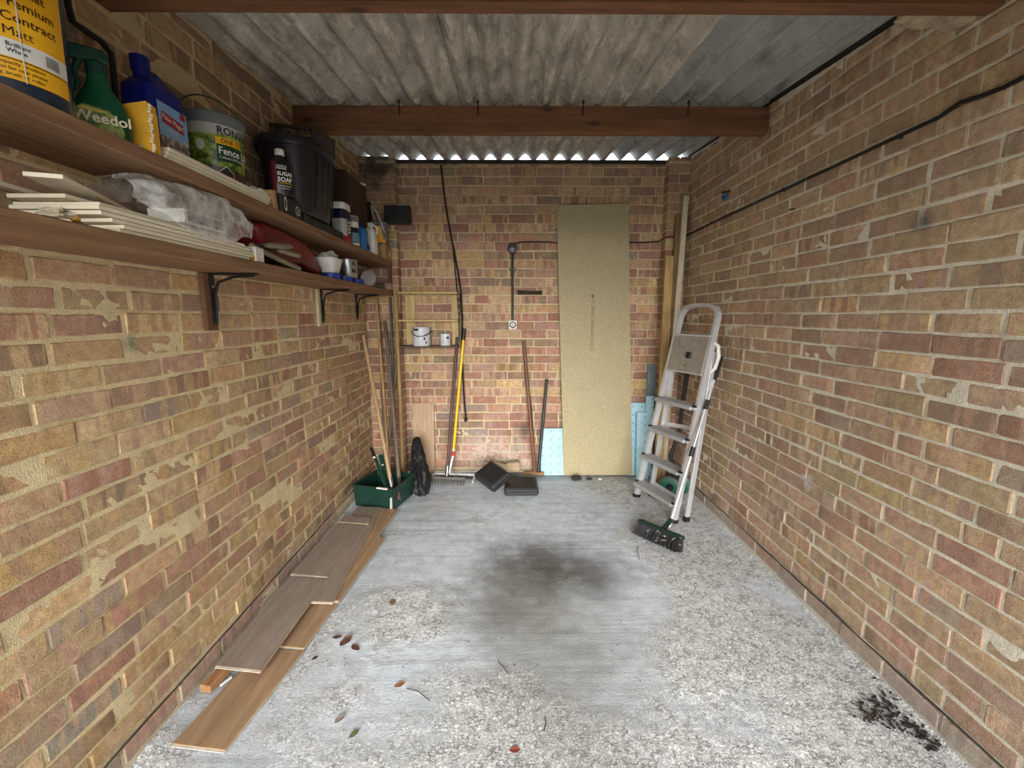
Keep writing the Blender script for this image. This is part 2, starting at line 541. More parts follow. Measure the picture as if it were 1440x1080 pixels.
# two half-brick piers in the back corners
def pier(name, x0, x1, label):
    w = x1 - x0; dep = .105
    yf = YB - dep
    mb = MB(); mb.box(((x0 + x1) / 2, YB - dep / 2 + .004, roof_z(YB) / 2 - .01), (w - .006, dep - .008, roof_z(YB) - .02))
    o = mb.build(name, mm_back, recalc=True); tag(o, label, None, None, 'structure')
    base = parent_world(o)
    z = .04; row = 0; n = 0
    while z < roof_z(YB) - .03:
        cuts = [(x0, x1)] if row % 2 == 0 else [(x0, (x0 + x1) / 2 - .005), ((x0 + x1) / 2 + .005, x1)]
        for a, b in cuts:
            hh = PITCH - .011; zc = z + PITCH / 2
            V = []; CA = []; CB = []
            ca, cb = brick_cols(w_back(0, zc))
            jt = lambda: random.uniform(-.002, .002)
            mbb = MB(); mbb.box(((a + b) / 2, YB - dep / 2 + .002 + jt(), zc), (b - a, dep + .004, min(hh, roof_z(YB) - .02 - zc + hh / 2)), .004)
            c0 = Vector(((a + b) / 2, YB - dep / 2, zc))
            me = bpy.data.meshes.new('brick'); me.from_pydata([tuple(Vector(p) - c0) for p in mbb.v], [], mbb.f)
            for an, dat in (('col_a', ca), ('col_b', cb)):
                at = me.color_attributes.new(an, 'FLOAT_COLOR', 'POINT'); at.data.foreach_set('color', list(dat) * len(mbb.v))
            uvl = me.uv_layers.new(name='UVMap'); ru = random.uniform(0, 50)
            uvl.data.foreach_set('uv', [q for l in me.loops for q in (me.vertices[l.vertex_index].co.x + me.vertices[l.vertex_index].co.y + ru, me.vertices[l.vertex_index].co.z + ru)])
            me.materials.append(bm_back)
            import bmesh
            bmm = bmesh.new(); bmm.from_mesh(me); bmesh.ops.recalc_face_normals(bmm, faces=bmm.faces); bmm.to_mesh(me); bmm.free()
            ob = bpy.data.objects.new('brick', me); COL.objects.link(ob); ob.parent = o; ob.location = c0 - base; n += 1
        z += PITCH; row += 1
pier('trim_1', 1.31, XR + .0, 'brick pier in the back right corner behind the timbers')
pier('trim_2', XL, -.935, 'soot stained brick pier in the back left corner')

# ------------------------------------------------------------------ floor
def floor_material():
    k = NT('dusty_concrete'); p = k.pos()
    f1 = k.noise(p, 2.2, 6, .62); f2 = k.noise(p, 18, 6, .68); f3 = k.noise(p, 120, 4, .65); f4 = k.noise(p, 70, 4, .7)
    col = k.mix(k.ramp(f1, .33, .67), srgb(180, 191, 201), srgb(214, 225, 235))
    col = k.mix(k.ramp(f2, .42, .70, 0, .55), col, srgb(238, 246, 252))
    # trowel streaks across the slab
    st = k.noise(k.mapping(p, scale=(.7, 26, 1)), 1.0, 4, .6)
    col = k.mix(k.ramp(st, .52, .68, 0, .35), col, srgb(140, 146, 152))
    # rough, spalled areas with white tops and dark pits
    rm = k.noise(p, 1.25, 4, .55)
    sep = k.node('ShaderNodeSeparateXYZ'); k.link(p, sep.inputs[0])
    near = k.ramp(sep.outputs[1], 1.15, 1.9, .22, 0)
    right = k.ramp(sep.outputs[0], .45, .95, 0, .13)
    rough = k.ramp(k.math('ADD', k.math('ADD', rm, near), right), .56, .66)
    rough = k.math('MAXIMUM', rough, k.math('MAXIMUM', spot(k, (-.5, 1.93, 0), .30, .5), spot(k, (1.03, 2.42, 0), .26, .5)))
    f5 = k.noise(k.mapping(p, scale=(1, 1.5, 1)), 34, 4, .66)
    cre = k.math('MAXIMUM', k.ramp(k.math('ABSOLUTE', k.math('SUBTRACT', f4, .5)), .0, .03, 1, 0), k.ramp(f3, .55, .66))
    big = k.math('MULTIPLY', k.ramp(k.math('ABSOLUTE', k.math('SUBTRACT', f5, .5)), .008, .040, 1, 0), k.ramp(f2, .40, .56))
    pits = k.math('MAXIMUM', k.math('MULTIPLY', cre, .48), big)
    rcol = k.mix(pits, srgb(252, 254, 255), srgb(112, 110, 107))
    col = k.mix(k.math('MULTIPLY', rough, .9), col, rcol)
    col = k.mix(k.ramp(f3, .60, .74, 0, .5), col, srgb(84, 82, 78))
    wear = k.math('MULTIPLY', k.math('MAXIMUM', spot(k, (.25, 1.75, 0), .75, .9, 5, .2), spot(k, (.15, 1.1, 0), .55, .9, 5, .2)), .42)
    col = k.mix(wear, col, srgb(150, 150, 146))
    # oil stain in the middle, its paler tail towards the door
    tail = k.math('MULTIPLY', k.math('MAXIMUM', spot(k, (.18, 1.95, 0), .50, .8, 6, .2), spot(k, (.25, 1.62, 0), .42, .8, 6, .2)), .42)
    col = k.mix(tail, col, srgb(122, 118, 106))
    st0 = k.math('MULTIPLY', k.math('MAXIMUM', spot(k, (.02, 2.2, 0), .42, .8, 7, .2), spot(k, (-.02, 1.95, 0), .36, .8, 7, .2)), .62)
    col = k.mix(st0, col, srgb(98, 94, 85))
    st1 = k.math('MAXIMUM', spot(k, (.22, 2.37, 0), .44, .8, 7, .22), spot(k, (.42, 2.28, 0), .36, .8, 7, .22))
    col = k.mix(k.math('MULTIPLY', st1, .80), col, srgb(74, 70, 63))
    # darker rim along the end wall
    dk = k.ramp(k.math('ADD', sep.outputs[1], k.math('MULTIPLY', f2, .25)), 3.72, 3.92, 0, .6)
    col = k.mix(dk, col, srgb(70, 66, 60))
    hgt = k.math('ADD', k.math('MULTIPLY', f3, .35), k.math('ADD', k.math('MULTIPLY', st, .3), k.math('MULTIPLY', k.math('MULTIPLY', rough, k.math('SUBTRACT', 1.0, pits)), 1.0)))
    k.bump(hgt, .85, .009)
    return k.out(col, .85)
mb = MB(); nf = vnoise(21)
def ffn(a, b):
    x = XL - .03 + a * (XR - XL + .06); y = YF + b * (YB - YF + .03)
    z = nf(x * 3, y * 3) * .004 + nf(x * 16, y * 16, 2) * .0022 - .004
    e = min(x - XL, XR - x); z += .022 * math.exp(-max(0, e) / .03) + max(0, nf(x * 2, y * 5, 4)) * .02 * math.exp(-max(0, e) / .1)
    return (x, y, z)
mb.grid(ffn, 150, 260)
tag(mb.build('floor', floor_material(), loc=(0, 0, 0), recalc=False), 'pale worn concrete slab with an oil stain', None, None, 'structure')

mb = MB(); mb.box((0, -6.0, -.06), (14, 10.08, .1))
kd = NT('drive_concrete'); pk = kd.pos()
tag(mb.build('driveway', kd.out(kd.mix(kd.ramp(kd.noise(pk, 6, 5), .3, .7), srgb(150, 148, 142), srgb(185, 182, 175)), .9), loc=(0, 0, 0)), 'concrete drive outside the open garage door', None, None, 'structure')

# ------------------------------------------------------------------ roof: corrugated cement sheets on timber purlins
def sheet_material(name, a, b, streak):
    k = NT(name); p = k.pos()
    f = k.noise(p, 5, 6, .7); g = k.noise(k.mapping(p, scale=(9, 2.2, 9)), 2.0, 6, .75); h = k.noise(p, 90, 3, .6)
    col = k.mix(k.ramp(f, .34, .66), a, b)
    col = k.mix(k.ramp(g, .51, .64, 0, streak), col, srgb(226, 220, 206))
    col = k.mix(k.ramp(k.noise(k.mapping(p, scale=(6, 1.2, 6)), 2.4, 5, .65), .52, .70, 0, .6), col, srgb(80, 76, 69))
    col = k.mix(k.ramp(h, .58, .7, 0, .5), col, srgb(70, 64, 56))
    k.bump(k.math('ADD', h, k.math('MULTIPLY', g, .5)), .5, .004)
    return k.out(col, .85)
sm_old = sheet_material('weathered_cement_sheet', srgb(152, 148, 138), srgb(200, 196, 185), .85)
sm_new = sheet_material('grey_cement_sheet', srgb(150, 155, 153), srgb(172, 176, 173), .12)
roof = bpy.data.objects.new('ceiling', None); COL.objects.link(roof)
tag(roof, 'corrugated cement roof sheets seen from below', None, None, 'structure')
CW, CX, CA_ = .1465, .136, .056
def sheet(x0, x1, y0, y1, lift, m, seed, name='roof_sheet'):
    nzz = vnoise(seed); mb = MB(); t = .007
    nx = max(8, int((x1 - x0) / CW * 12)); ny = 24
    def f(a, b, top):
        x = x0 + a * (x1 - x0); y = y0 + b * (y1 - y0)
        z = roof_z(y) + CA_ * .5 * (1 + math.cos(2 * PI * (x - CX) / CW)) + lift + nzz(x * 2, y * 2) * .004
        return (x, y, z + (t if top else 0))
    mb.grid(lambda a, b: f(a, b, False), nx, ny); mb.grid(lambda a, b: f(a, b, True), nx, ny)
    n1 = (nx + 1) * (ny + 1)
    for j, rev in ((0, False), (ny, True)):
        for i in range(nx):
            a = j * (nx + 1) + i
            q = (a, a + 1, a + 1 + n1, a + n1); mb.f.append(q[::-1] if not rev else q); mb.sm.append(False)
    for i in (0, nx):
        for j in range(ny):
            a = j * (nx + 1) + i
            mb.f.append((a, a + nx + 1, a + nx + 1 + n1, a + n1)); mb.sm.append(False)
    return mb.build(name, m, roof, recalc=True)
XS = [XL - .12, -.31, .80, XR + .12]
PUR = [2.675, 1.475, .275, -.9]
for col_i in range(3):
    m = sm_new if col_i == 2 else sm_old
    lf = (0.0, .008, .016)[col_i]
    sheet(XS[col_i] - .03, XS[col_i + 1] + .03, 2.70, 3.93, lf, m, 3 + col_i)
    sheet(XS[col_i] - .03, XS[col_i + 1] + .03, 1.79, 2.78, lf + .009, m, 13 + col_i)
    sheet(XS[col_i] - .03, XS[col_i + 1] + .03, -1.25, 1.95, lf + .018, m, 23 + col_i)
mb = MB()
for i in range(9): mb.box(((XL + XR) / 2, YF + .10 + i * .2, 2.06 + (i % 2) * .008), (2.30, .196, .03), .004)  # unseen raised door, added to keep light off the upper walls and shelf
dr = mb.build('added_door_1', plain('added_door_white', srgb(196, 196, 192), .5)); tag(dr, 'added up and over door overhead behind the camera, shading the upper walls', None, None, 'structure')
mb = MB(); mb.box(((XL + XR) / 2, YF - .02, 2.17), (XR - XL + .2, .1, .20))
tag(mb.build('wall_front', plain('lintel_concrete', srgb(150, 140, 124), .9)), 'lintel over the garage doorway', None, None, 'structure')
# dark mortar and plate line along the wall heads
def headline(name, a, b, label, w=.05, h=.035):
    mb = MB(); mb.bar(a, b, w, h, bev=.004)
    return tag(mb.build(name, plain('dark_mortar', srgb(52, 47, 42), .95, bump=.6), None), label, None, None, 'structure')
headline('trim_3', (XL, YB + .03, roof_z(YB) - .012), (XR, YB + .03, roof_z(YB) - .012), 'dark plate along the head of the end wall', .09, .03)
for nme, xx, s in (('trim_4', XL - .058, 'left'), ('trim_5', XR + .058, 'right')):
    headline(nme, (xx, YF, roof_z(YF) - .004), (xx, YB, roof_z(YB) - .004), 'dark joint between the roof sheets and the %s wall' % s, .10, .15)

for nme, xx, s_ in (('trim_6', XL + .011, 'left'), ('trim_7', XR - .011, 'right')):
    mb = MB(); nq = vnoise(17 + int(xx)); 
    pts = [(xx + nq(y * 9, 3) * .003, y, .0985 + nq(y * 2.2, 5) * .004) for y in [YF + i * .06 for i in range(81)]]
    mb.tube(pts, [.0034 + .0022 * nq(p[1] * 6, 9) for p in pts], 6)
    tag(mb.build(nme, plain('bitumen_strip', srgb(66, 60, 55), .95, var=.5, scale=60)), 'dark damp course line low along the %s wall' % s_, None, None, 'structure')
wb = wood('purlin_timber', srgb(92, 60, 38), srgb(136, 92, 60), axis=0, rough=.75, scale=2.2, bump=.4, knots=True)
def purlin(y, label, zoff=0.0):
    zb = roof_z(y) - .143
    mb = MB(); mb.box(((XL + XR) / 2, y, zb + .0725), (XR - XL - .004, .052, .141), .003)
    t = thing('roof_beam', ((XL + XR) / 2, y, zb), label, 'beam')
    mb.build('timber', wb, t)
    return t
b1 = purlin(2.69, 'brown timber roof beam crossing halfway to the end wall')
b2 = purlin(1.475, 'brown timber roof beam nearest the camera, along the top edge of the photo')
purlin(.27, 'brown timber roof beam above and behind the camera'); purlin(-.9, 'timber roof beam over the open doorway')
# mortar packed on the right wall head at the near beam
mb = MB(); nb = vnoise(77)
mb = MB(); pc = P(1338, 21, Y=1.56)
def lump(a, b):
    th = 2 * PI * a; ph = PI * b
    v = Vector((math.cos(th) * math.sin(ph), math.sin(th) * math.sin(ph), math.cos(ph)))
    return pc + Vector((v.x * .17, v.y * .055, v.z * .03)) * (1 + .35 * nb(v.x * 4, v.y * 3, v.z * 3))
mb.grid(lump, 28, 14)
tag(mb.build('trim_8', plain('grubby_mortar', srgb(160, 148, 122), .95, var=.35, bump=.9)), 'rough mortar packed under the right end of the near roof beam', None, None, 'structure')
# (bolt hooks through the sheets)
hm = plain('rusty_steel', srgb(52, 42, 36), .7, .3, bump=.3)
for i, (px, py, y) in enumerate(((561, 143, 2.66), (672, 146, 2.66), (820, 150, 2.66), (968, 150, 2.66))):
    p = P(px, py, Y=y - .006)
    mb = MB(); mb.tube([(p.x, y - .008, roof_z(y) + .03), (p.x, y - .008, roof_z(y) - .03), (p.x, y - .003, roof_z(y) - .05)], .004, 6)
    mb.lathe([(.001, 0), (.009, .001), (.009, .006), (.001, .007)], (p.x, y - .008, roof_z(y) + .012), n=8)
    tag(mb.build('roof_bolt', hm), ['rusty roof bolt above the middle beam, first from the left', 'rusty roof bolt above the middle beam, second from the left', 'rusty roof bolt above the middle beam, third from the left', 'rusty roof bolt above the middle beam, nearest the right wall'][i], 'bolt', 'roof bolts')
#@@PART2@@

# ------------------------------------------------------------------ lettering and labels
_font_cache = {}
def text_geo(s, size, bold=0.0):
    key = (s, size, bold)
    if key in _font_cache: return _font_cache[key]
    cu = bpy.data.curves.new('letters', 'FONT'); cu.body = s; cu.size = size; cu.offset = 0.0 if 'M' in s else bold * size; cu.resolution_u = 2   # the font's capital M fills wrongly when thickened
    ob = bpy.data.objects.new('letters', cu); COL.objects.link(ob)
    me = bpy.data.meshes.new_from_object(ob)
    import bmesh
    bt = bmesh.new(); bt.from_mesh(me); bmesh.ops.triangulate(bt, faces=bt.faces); bt.to_mesh(me); bt.free()
    vs = [(v.co.x, v.co.y) for v in me.vertices]; fs = [tuple(p.vertices) for p in me.polygons]
    bpy.data.objects.remove(ob); bpy.data.curves.remove(cu); bpy.data.meshes.remove(me)
    _font_cache[key] = (vs, fs); return vs, fs
INK = {}
def ink(n):
    if n not in INK:
        c = {'black': (16, 15, 15), 'white': (236, 234, 228), 'cream': (226, 214, 180), 'grey': (120, 118, 112), 'dark': (40, 36, 34), 'brownink': (52, 30, 16), 'faint': (96, 84, 56), 'yellow': (232, 190, 40)}[n]
        INK[n] = plain('ink_' + n, srgb(*c), .5, 0, .03)
    return INK[n]
def print_flat(s, o, U, V, size, col, parent, bold=0.0, align='L', name='lettering'):
    vs, fs = text_geo(s, size, bold)
    if not vs: return
    w = max(p[0] for p in vs); dx = -w if align == 'R' else -w / 2 if align == 'C' else 0
    o, U, V = Vector(o), Vector(U), Vector(V)
    mb = MB(); mb.add([o + U * (u + dx) + V * v for u, v in vs], fs)
    return mb.build(name, ink(col), parent, recalc=False)
def print_round(s, c, r, a0, z, size, col, parent, bold=0.0, align='L', sx=1.0, name='lettering', slope=0.0):
    """letters wrapped on an upright round side of radius r, starting at angle a0 (degrees, counter-clockwise from +X)"""
    vs, fs = text_geo(s, size, bold)
    w = max(p[0] for p in vs); dx = -w if align == 'R' else -w / 2 if align == 'C' else 0
    a0 = math.radians(a0); mb = MB()
    q = []
    for u, v in vs:
        a = a0 + (u + dx) * sx / r; rr = r + slope * (z + v - c[2]) + .0012
        q.append((c[0] + rr * math.cos(a), c[1] + rr * math.sin(a), z + v))
    mb.add(q, fs)
    return mb.build(name, ink(col), parent, recalc=False)
def patch_round(c, r, a0, a1, z0, z1, m, parent, name='label', eps=.0006, slope=0.0, n=16, shape=None):
    mb = MB()
    def f(a, b):
        an = math.radians(a0 + (a1 - a0) * a); lo, hi = (z0, z1) if shape is None else shape(a)
        z = lo + (hi - lo) * b; rr = r + slope * (z - c[2]) + eps
        return (c[0] + rr * math.cos(an), c[1] + rr * math.sin(an), z)
    mb.grid(f, n, 2)
    return mb.build(name, m, parent, recalc=False)
def quad(o, U, V, w, h, m, parent, name='label', n=(0, 0, 0)):
    o, U, V = Vector(o), Vector(U), Vector(V)
    mb = MB(); mb.add([o, o + U * w, o + U * w + V * h, o + V * h], [(0, 1, 2, 3)])
    return mb.build(name, m, parent, recalc=False)
def poly(pts, m, parent, name='label'):
    mb = MB(); mb.add(pts, [tuple(range(len(pts)))]); return mb.build(name, m, parent, recalc=False)
def one(name, mb, m, label, cat, group=None, kind=None):
    return tag(mb.build(name, m), label, cat, group, kind)

def sweep(mb, pts, N, w, t, closed=False):
    """rectangular section swept along pts: t along N, w across"""
    pts = [Vector(p) for p in pts]; N = Vector(N).normalized(); vs = []; fs = []
    for i, p in enumerate(pts):
        a = pts[max(0, i - 1)]; b = pts[min(len(pts) - 1, i + 1)]
        T = (b - a).normalized(); S = T.cross(N).normalized(); M = S.cross(T).normalized()
        for sa, sb in ((-1, -1), (1, -1), (1, 1), (-1, 1)): vs.append(p + S * sa * w / 2 + M * sb * t / 2)
    for i in range(len(pts) - 1):
        for k in range(4):
            k2 = (k + 1) % 4; fs.append((i * 4 + k, i * 4 + k2, i * 4 + 4 + k2, i * 4 + 4 + k))
    fs.append((3, 2, 1, 0)); e = (len(pts) - 1) * 4; fs.append((e, e + 1, e + 2, e + 3))
    mb.add(vs, fs); return mb
def arc(c, U, V, r, a0, a1, n, r2=None):
    c, U, V = Vector(c), Vector(U), Vector(V); r2 = r2 or r
    return [c + U * r * math.cos(math.radians(a0 + (a1 - a0) * i / n)) + V * r2 * math.sin(math.radians(a0 + (a1 - a0) * i / n)) for i in range(n + 1)]

m_black = plain('black_plastic', srgb(30, 30, 31), .45)
m_black2 = plain('dull_black_plastic', srgb(38, 38, 39), .62, var=.3, bump=.15)
m_iron = plain('black_painted_iron', srgb(26, 25, 26), .35, .2)
m_steel = plain('worn_steel', srgb(150, 150, 148), .38, .9)
m_alu = plain('aluminium', srgb(214, 217, 221), .38, .55, var=.06)
m_white = plain('white_plastic', srgb(222, 220, 214), .45, var=.06)
m_whitecard = plain('white_card', srgb(214, 208, 194), .8, var=.08)
m_card = plain('brown_cardboard', srgb(176, 134, 92), .85, var=.12)
m_blue = plain('royal_blue_plastic', srgb(16, 24, 112), .35)
m_green = plain('dark_green_plastic', srgb(20, 66, 52), .4, var=.2)
m_yellow = plain('yellow_print', srgb(240, 178, 32), .4, var=.05)
m_red = plain('red_print', srgb(150, 26, 38), .45, var=.1)
m_teal = plain('pale_blue_print', srgb(130, 176, 204), .5, var=.1)

# ------------------------------------------------------------------ the two long shelves and their brackets
wshelf = wood('shelf_board_timber', srgb(112, 80, 54), srgb(158, 122, 88), axis=1, rough=.75, scale=2.4, bump=.5)
UP, LOW = 1.882, 1.645
for nm, z, lab in (('wall_shelf', UP, 'upper brown board shelf along the left wall carrying tubs and bottles'),
                   ('wall_shelf', LOW, 'lower brown board shelf along the left wall carrying white boards and tins')):
    mb = MB(); mb.box(((XL + .004 - .98) / 2, (.15 + 3.76) / 2, z - .02), (-.98 - XL - .004, 3.61, .04), .003)
    one(nm, mb, wshelf, lab, 'shelf')
wback = wood('bracket_timber', srgb(84, 54, 36), srgb(124, 86, 60), axis=2, rough=.8)
wpale = wood('pale_batten', srgb(176, 158, 128), srgb(212, 196, 166), axis=2, rough=.75)
def bracket(y, top, drop, lab, backing, reach=.19):
    t = thing('shelf_bracket', (XL + .006, y, top - drop), lab, 'bracket', 'brackets under the lower shelf')
    x0 = XL + .008
    if backing is not None:
        mb = MB(); mb.box((x0 + .010, y - .01, top - drop / 2 - .012), (.02, .062, drop + .02), .002); mb.build('backing_board', backing, t); x0 += .021
    mb = MB(); mb.box((x0 + .003, y, top - drop / 2), (.006, .026, drop), .001); mb.build('upright_arm', m_iron, t)
    mb = MB(); mb.box((x0 + reach / 2, y, top - .004), (reach, .026, .006), .001); mb.build('shelf_arm', m_iron, t)
    mb = MB(); mb.tube([(x0 + .008, y, top - drop * .93), (x0 + .014, y, top - drop * .4), (x0 + .03, y, top - .035), (x0 + reach * .5, y, top - .014), (x0 + reach * .92, y, top - .008)], .006, 6); mb.build('brace', m_iron, t)
    for zz in (top - drop * .25, top - drop * .8):
        mb = MB(); mb.lathe([(.001, 0), (.006, .001), (.004, .004), (.001, .0045)], (x0 + .006, y, zz), axis=(1, 0, 0), n=8); mb.build('screw_head', m_steel, t)
    return t
bracket(1.79, LOW - .041, .205, 'black steel shelf bracket on a brown backing board, nearest the camera', wback)
bracket(2.82, LOW - .041, .215, 'black steel shelf bracket on a pale batten, middle of the left wall', wpale)
bracket(3.52, LOW - .041, .20, 'black steel shelf bracket farthest along the left wall by the corner', None)
# end frame between the shelves
mb = MB(); mb.box((-1.0, 3.735, 1.744), (.03, .03, .196), .002); mb.box((-1.1, 3.735, 1.835), (.17, .03, .014))
one('shelf_support', mb, wback, 'brown timber post between the two shelves at the far corner', 'support')

# ------------------------------------------------------------------ upper shelf, from the camera to the corner
# big paint tub
c = (-1.098, 1.046, UP); R = .112
t = thing('paint_tub', c, 'large dark blue paint tub with a yellow label, front of the upper shelf', 'paint tub')
mb = MB(); mb.lathe([(R * .9, 0), (R * .93, .004), (R, .30), (R + .004, .30), (R + .004, .325), (R - .004, .325), (R - .004, .30)], c, n=48); mb.build('body', plain('slate_blue_plastic', srgb(38, 48, 62), .25), t)
mb = MB(); mb.lathe([(R + .007, .318), (R + .009, .322), (R + .009, .345), (R, .352), (R * .9, .35), (.001, .348)], c, n=40); mb.build('lid', m_white, t)
sl = R * .07 / .3
pr = lambda z: R * .93 + sl * z
aC = -48
patch_round(c, R * .93, aC - 62, aC + 66, UP + .033, UP + .25, m_yellow, t, eps=.0012, slope=sl, name='yellow_label')
patch_round(c, R * .93, aC - 30, aC + 66, UP + .074, UP + .108, m_white, t, eps=.0018, slope=sl, name='white_panel', shape=lambda a: (UP + .074 + max(0, .16 - a) * .17, UP + .108))
patch_round(c, R * .93, aC - 62, aC + 66, UP + .070, UP + .072, ink('brownink'), t, eps=.0018, slope=sl, name='rule_line')
for i, (s, z) in enumerate((('conmat', .199), ('Premium', .171), ('Contract', .143), ('Matt', .116))):
    print_round(s, c, R * .93 + .001, aC + 7, UP + z, .0235, 'brownink', t, .010, slope=sl)
print_round('Brilliant', c, R * .93 + .0016, aC + 8, UP + .094, .0115, 'black', t, .01, slope=sl)
print_round('White', c, R * .93 + .0016, aC + 8, UP + .083, .0115, 'black', t, .01, slope=sl)
mb = MB()
for i in range(16):
    a = math.radians(aC + 40 + i * .9); w = math.radians((.25, .5, .35)[i % 3]); rr = R * .93 + .0024 + sl * .10
    mb.add([(c[0] + rr * math.cos(x), c[1] + rr * math.sin(x), z) for x, z in ((a, UP + .079), (a + w, UP + .079), (a + w, UP + .102), (a, UP + .102))], [(0, 1, 2, 3)])
mb.build('barcode', ink('black'), t, recalc=False)
for i, s in enumerate(('• High opacity emulsion', '• Perfect for new plaster', '• Spray, brush or roller')):
    print_round(s, c, R * .93 + .0012, aC - 12, UP + .060 - i * .0105, .0095, 'brownink', t, .006, slope=sl)
mb = MB(); nzz = vnoise(4)
for i in range(2):      # runs of dried white paint
    a = math.radians(aC - (6 - 26 * i))
    pts = [(c[0] + (pr(z) + .003) * math.cos(a + math.sin(z * 40) * .01), c[1] + (pr(z) + .003) * math.sin(a), UP + z) for z in (.325, .26, .2, .12, .06, .03)]
    mb.tube(pts, [.006, .003, .0025, .002, .0018, .001][:6] if i == 0 else [.005, .002, .0015, .001, .001, .0008], 6)
mb.build('paint_drips', m_white, t)
# weedkiller sprayer
c = (-1.062, 1.235, UP)
t = thing('spray_bottle', c, 'green trigger spray bottle of weedkiller beside the big paint tub', 'spray bottle')
d = Vector((.66, -.75, 0)).normalized()          # its broad face
e = Vector((.75, .66, 0)).normalized()
mb = MB(); mb.lathe([(.050, 0), (.056, .006), (.058, .05), (.056, .078), (.045, .105), (.027, .135), (.021, .155), (.021, .168)], c, n=28, ref=e, sx=1.0, sy=.6); mb.build('body', plain('leaf_green_plastic', srgb(14, 80, 50), .4), t)
mb = MB(); o = Vector(c) + Vector((0, 0, .168)); mb.lathe([(.022, 0), (.022, .022), (.016, .026)], o, n=18); mb.build('collar', m_green, t)
mb = MB(); mb.box(o + Vector((0, 0, .042)) - e * .02, (.09, .03, .034), .008, Matrix((e, e.cross(Vector((0, 0, 1))) * -1, Vector((0, 0, 1)))).transposed()); mb.box(o + Vector((0, 0, .042)) - e * .07, (.022, .02, .02), .004, Matrix((e, e.cross(Vector((0, 0, 1))) * -1, Vector((0, 0, 1)))).transposed()); mb.build('spray_head', m_green, t)
mb = MB(); mb.tube([o - e * .03 + Vector((0, 0, .028)), o - e * .042 + Vector((0, 0, .0)), o - e * .038 + Vector((0, 0, -.03)), o - e * .046 + Vector((0, 0, -.05))], [.008, .007, .006, .005], 8); mb.build('trigger', m_green, t)
k = NT('weedkiller_label'); cc = k.pos(); fz = k.noise(cc, 38, 4, .6)
m_wl = k.out(k.mix(k.ramp(fz, .4, .62), srgb(62, 82, 30), srgb(150, 160, 70)), .5)
mb = MB()
pl = [(-.048, .008), (.036, .008), (.040, .026), (.030, .056), (.012, .074), (-.034, .078), (-.050, .066)]
yo = Vector(c) + d * .0375
mb.prism(pl, yo, e, Vector((0, 0, 1)), d, .001); mb.build('label', m_wl, t)
mb = MB(); mb.prism([(-.046, .066), (.012, .064), (.006, .070), (-.034, .074)], yo + d * .0012, e, (0, 0, 1), d, .0004); mb.build('label_band', plain('label_yellow', srgb(190, 170, 60), .5), t)
print_flat('Weedol', yo + d * .0018 - e * .056 + Vector((0, 0, .040)), e, (0, 0, 1), .034, 'cream', t, .02)
# black hose on the wall behind
mb = MB(); mb.tube([P(px, py, X=XL + .035) for px, py in ((92, -40), (95, 5), (102, 30), (118, 42), (142, 58), (156, 75), (160, 105), (164, 150))], .0085, 8)
one('black_hose', mb, m_black, 'black hose looped on the wall above the spray bottle', 'hose')
# yellow sponge
t = thing('sponge', (-1.04, 1.318, UP), 'yellow sponge pack with a torn edge in front of the blue can', 'sponge')
m_sp = plain('yellow_sponge', srgb(224, 168, 44), .9, var=.12, bump=.5, bscale=160)
mb = MB(); nq = vnoise(8); n0 = 10
def spf(a, b): return (-1.096 + a * .106 + nq(a * 9, b * 9) * .002, 1.296 - .008 * math.sin(a * 3) + nq(a * 5, b * 5, 2) * .003, UP + b * (.112 + .02 * a) + nq(a * 11, 1) * .003 * b)
g = MB(); g.grid(spf, n0, n0); g2 = [(p[0] * 1, p[1] + .034, p[2] - .004) for p in g.v]
mb.add(g.v + g2, g.f + [tuple(q + len(g.v) for q in reversed(f)) for f in g.f], True)
N1 = n0 + 1; NV = len(g.v)
rim = [i for i in range(N1)] + [j * N1 + n0 for j in range(1, N1)] + [n0 * N1 + i for i in range(n0 - 1, -1, -1)] + [j * N1 for j in range(n0 - 1, 0, -1)]
for i in range(len(rim)):
    a, b = rim[i], rim[(i + 1) % len(rim)]; mb.f.append((a, b, b + NV, a + NV)); mb.sm.append(False)
mb.build('block', m_sp, t)
mb = MB()
for i in range(15): mb.lathe([(.001, 0), (.0055, .002), (.005, .006), (.001, .009)], (-.992 + random.uniform(-.002, .002), 1.30 + .002 * (i % 3), UP + .006 + i * .0085), axis=(1, -.3, 0), n=6)
mb.build('torn_edge', plain('crumb_white', srgb(228, 212, 170), .9), t)
quad((-1.055, 1.2885, UP + .012), (1, 0, 0), (0, 0, 1), .045, .006, m_whitecard, t)
# blue jerrycan
t = thing('patio_cleaner_can', (-1.08, 1.448, UP), 'dark blue plastic can of patio cleaner with a picture label', 'can')
x0, x1, y0, y1 = -1.135, -1.036, 1.378, 1.524
mb = MB(); mb.lathe([(.066, 0), (.071, .005), (.0715, .16), (.069, .185), (.050, .205), (.034, .212)], ((x0 + x1) / 2, (y0 + y1) / 2, UP), n=40, sx=.70, sy=1.03, power=6); mb.build('body', m_blue, t)
mb = MB(); mb.lathe([(.02, .0), (.02, .018), (.024, .018), (.024, .048), (.02, .05)], ((x0 + x1) / 2, y0 + .036, UP + .205), n=20); mb.build('cap', m_blue, t)
mb = MB(); mb.tube([((x0 + x1) / 2, y0 + .06, UP + .212), ((x0 + x1) / 2, y0 + .085, UP + .228), ((x0 + x1) / 2, y1 - .025, UP + .218), ((x0 + x1) / 2, y1 - .006, UP + .185), ((x0 + x1) / 2, y1 - .004, UP + .14)], .011, 10); mb.build('handle', m_blue, t)
lx = x1 + .0025
k = NT('patio_label'); sp = k.node('ShaderNodeSeparateXYZ'); k.link(k.pos(), sp.inputs[0]); zz = sp.outputs[2]
colr = k.mix(k.ramp(zz, UP + .0865, UP + .0885), srgb(120, 96, 86), srgb(120, 160, 200))
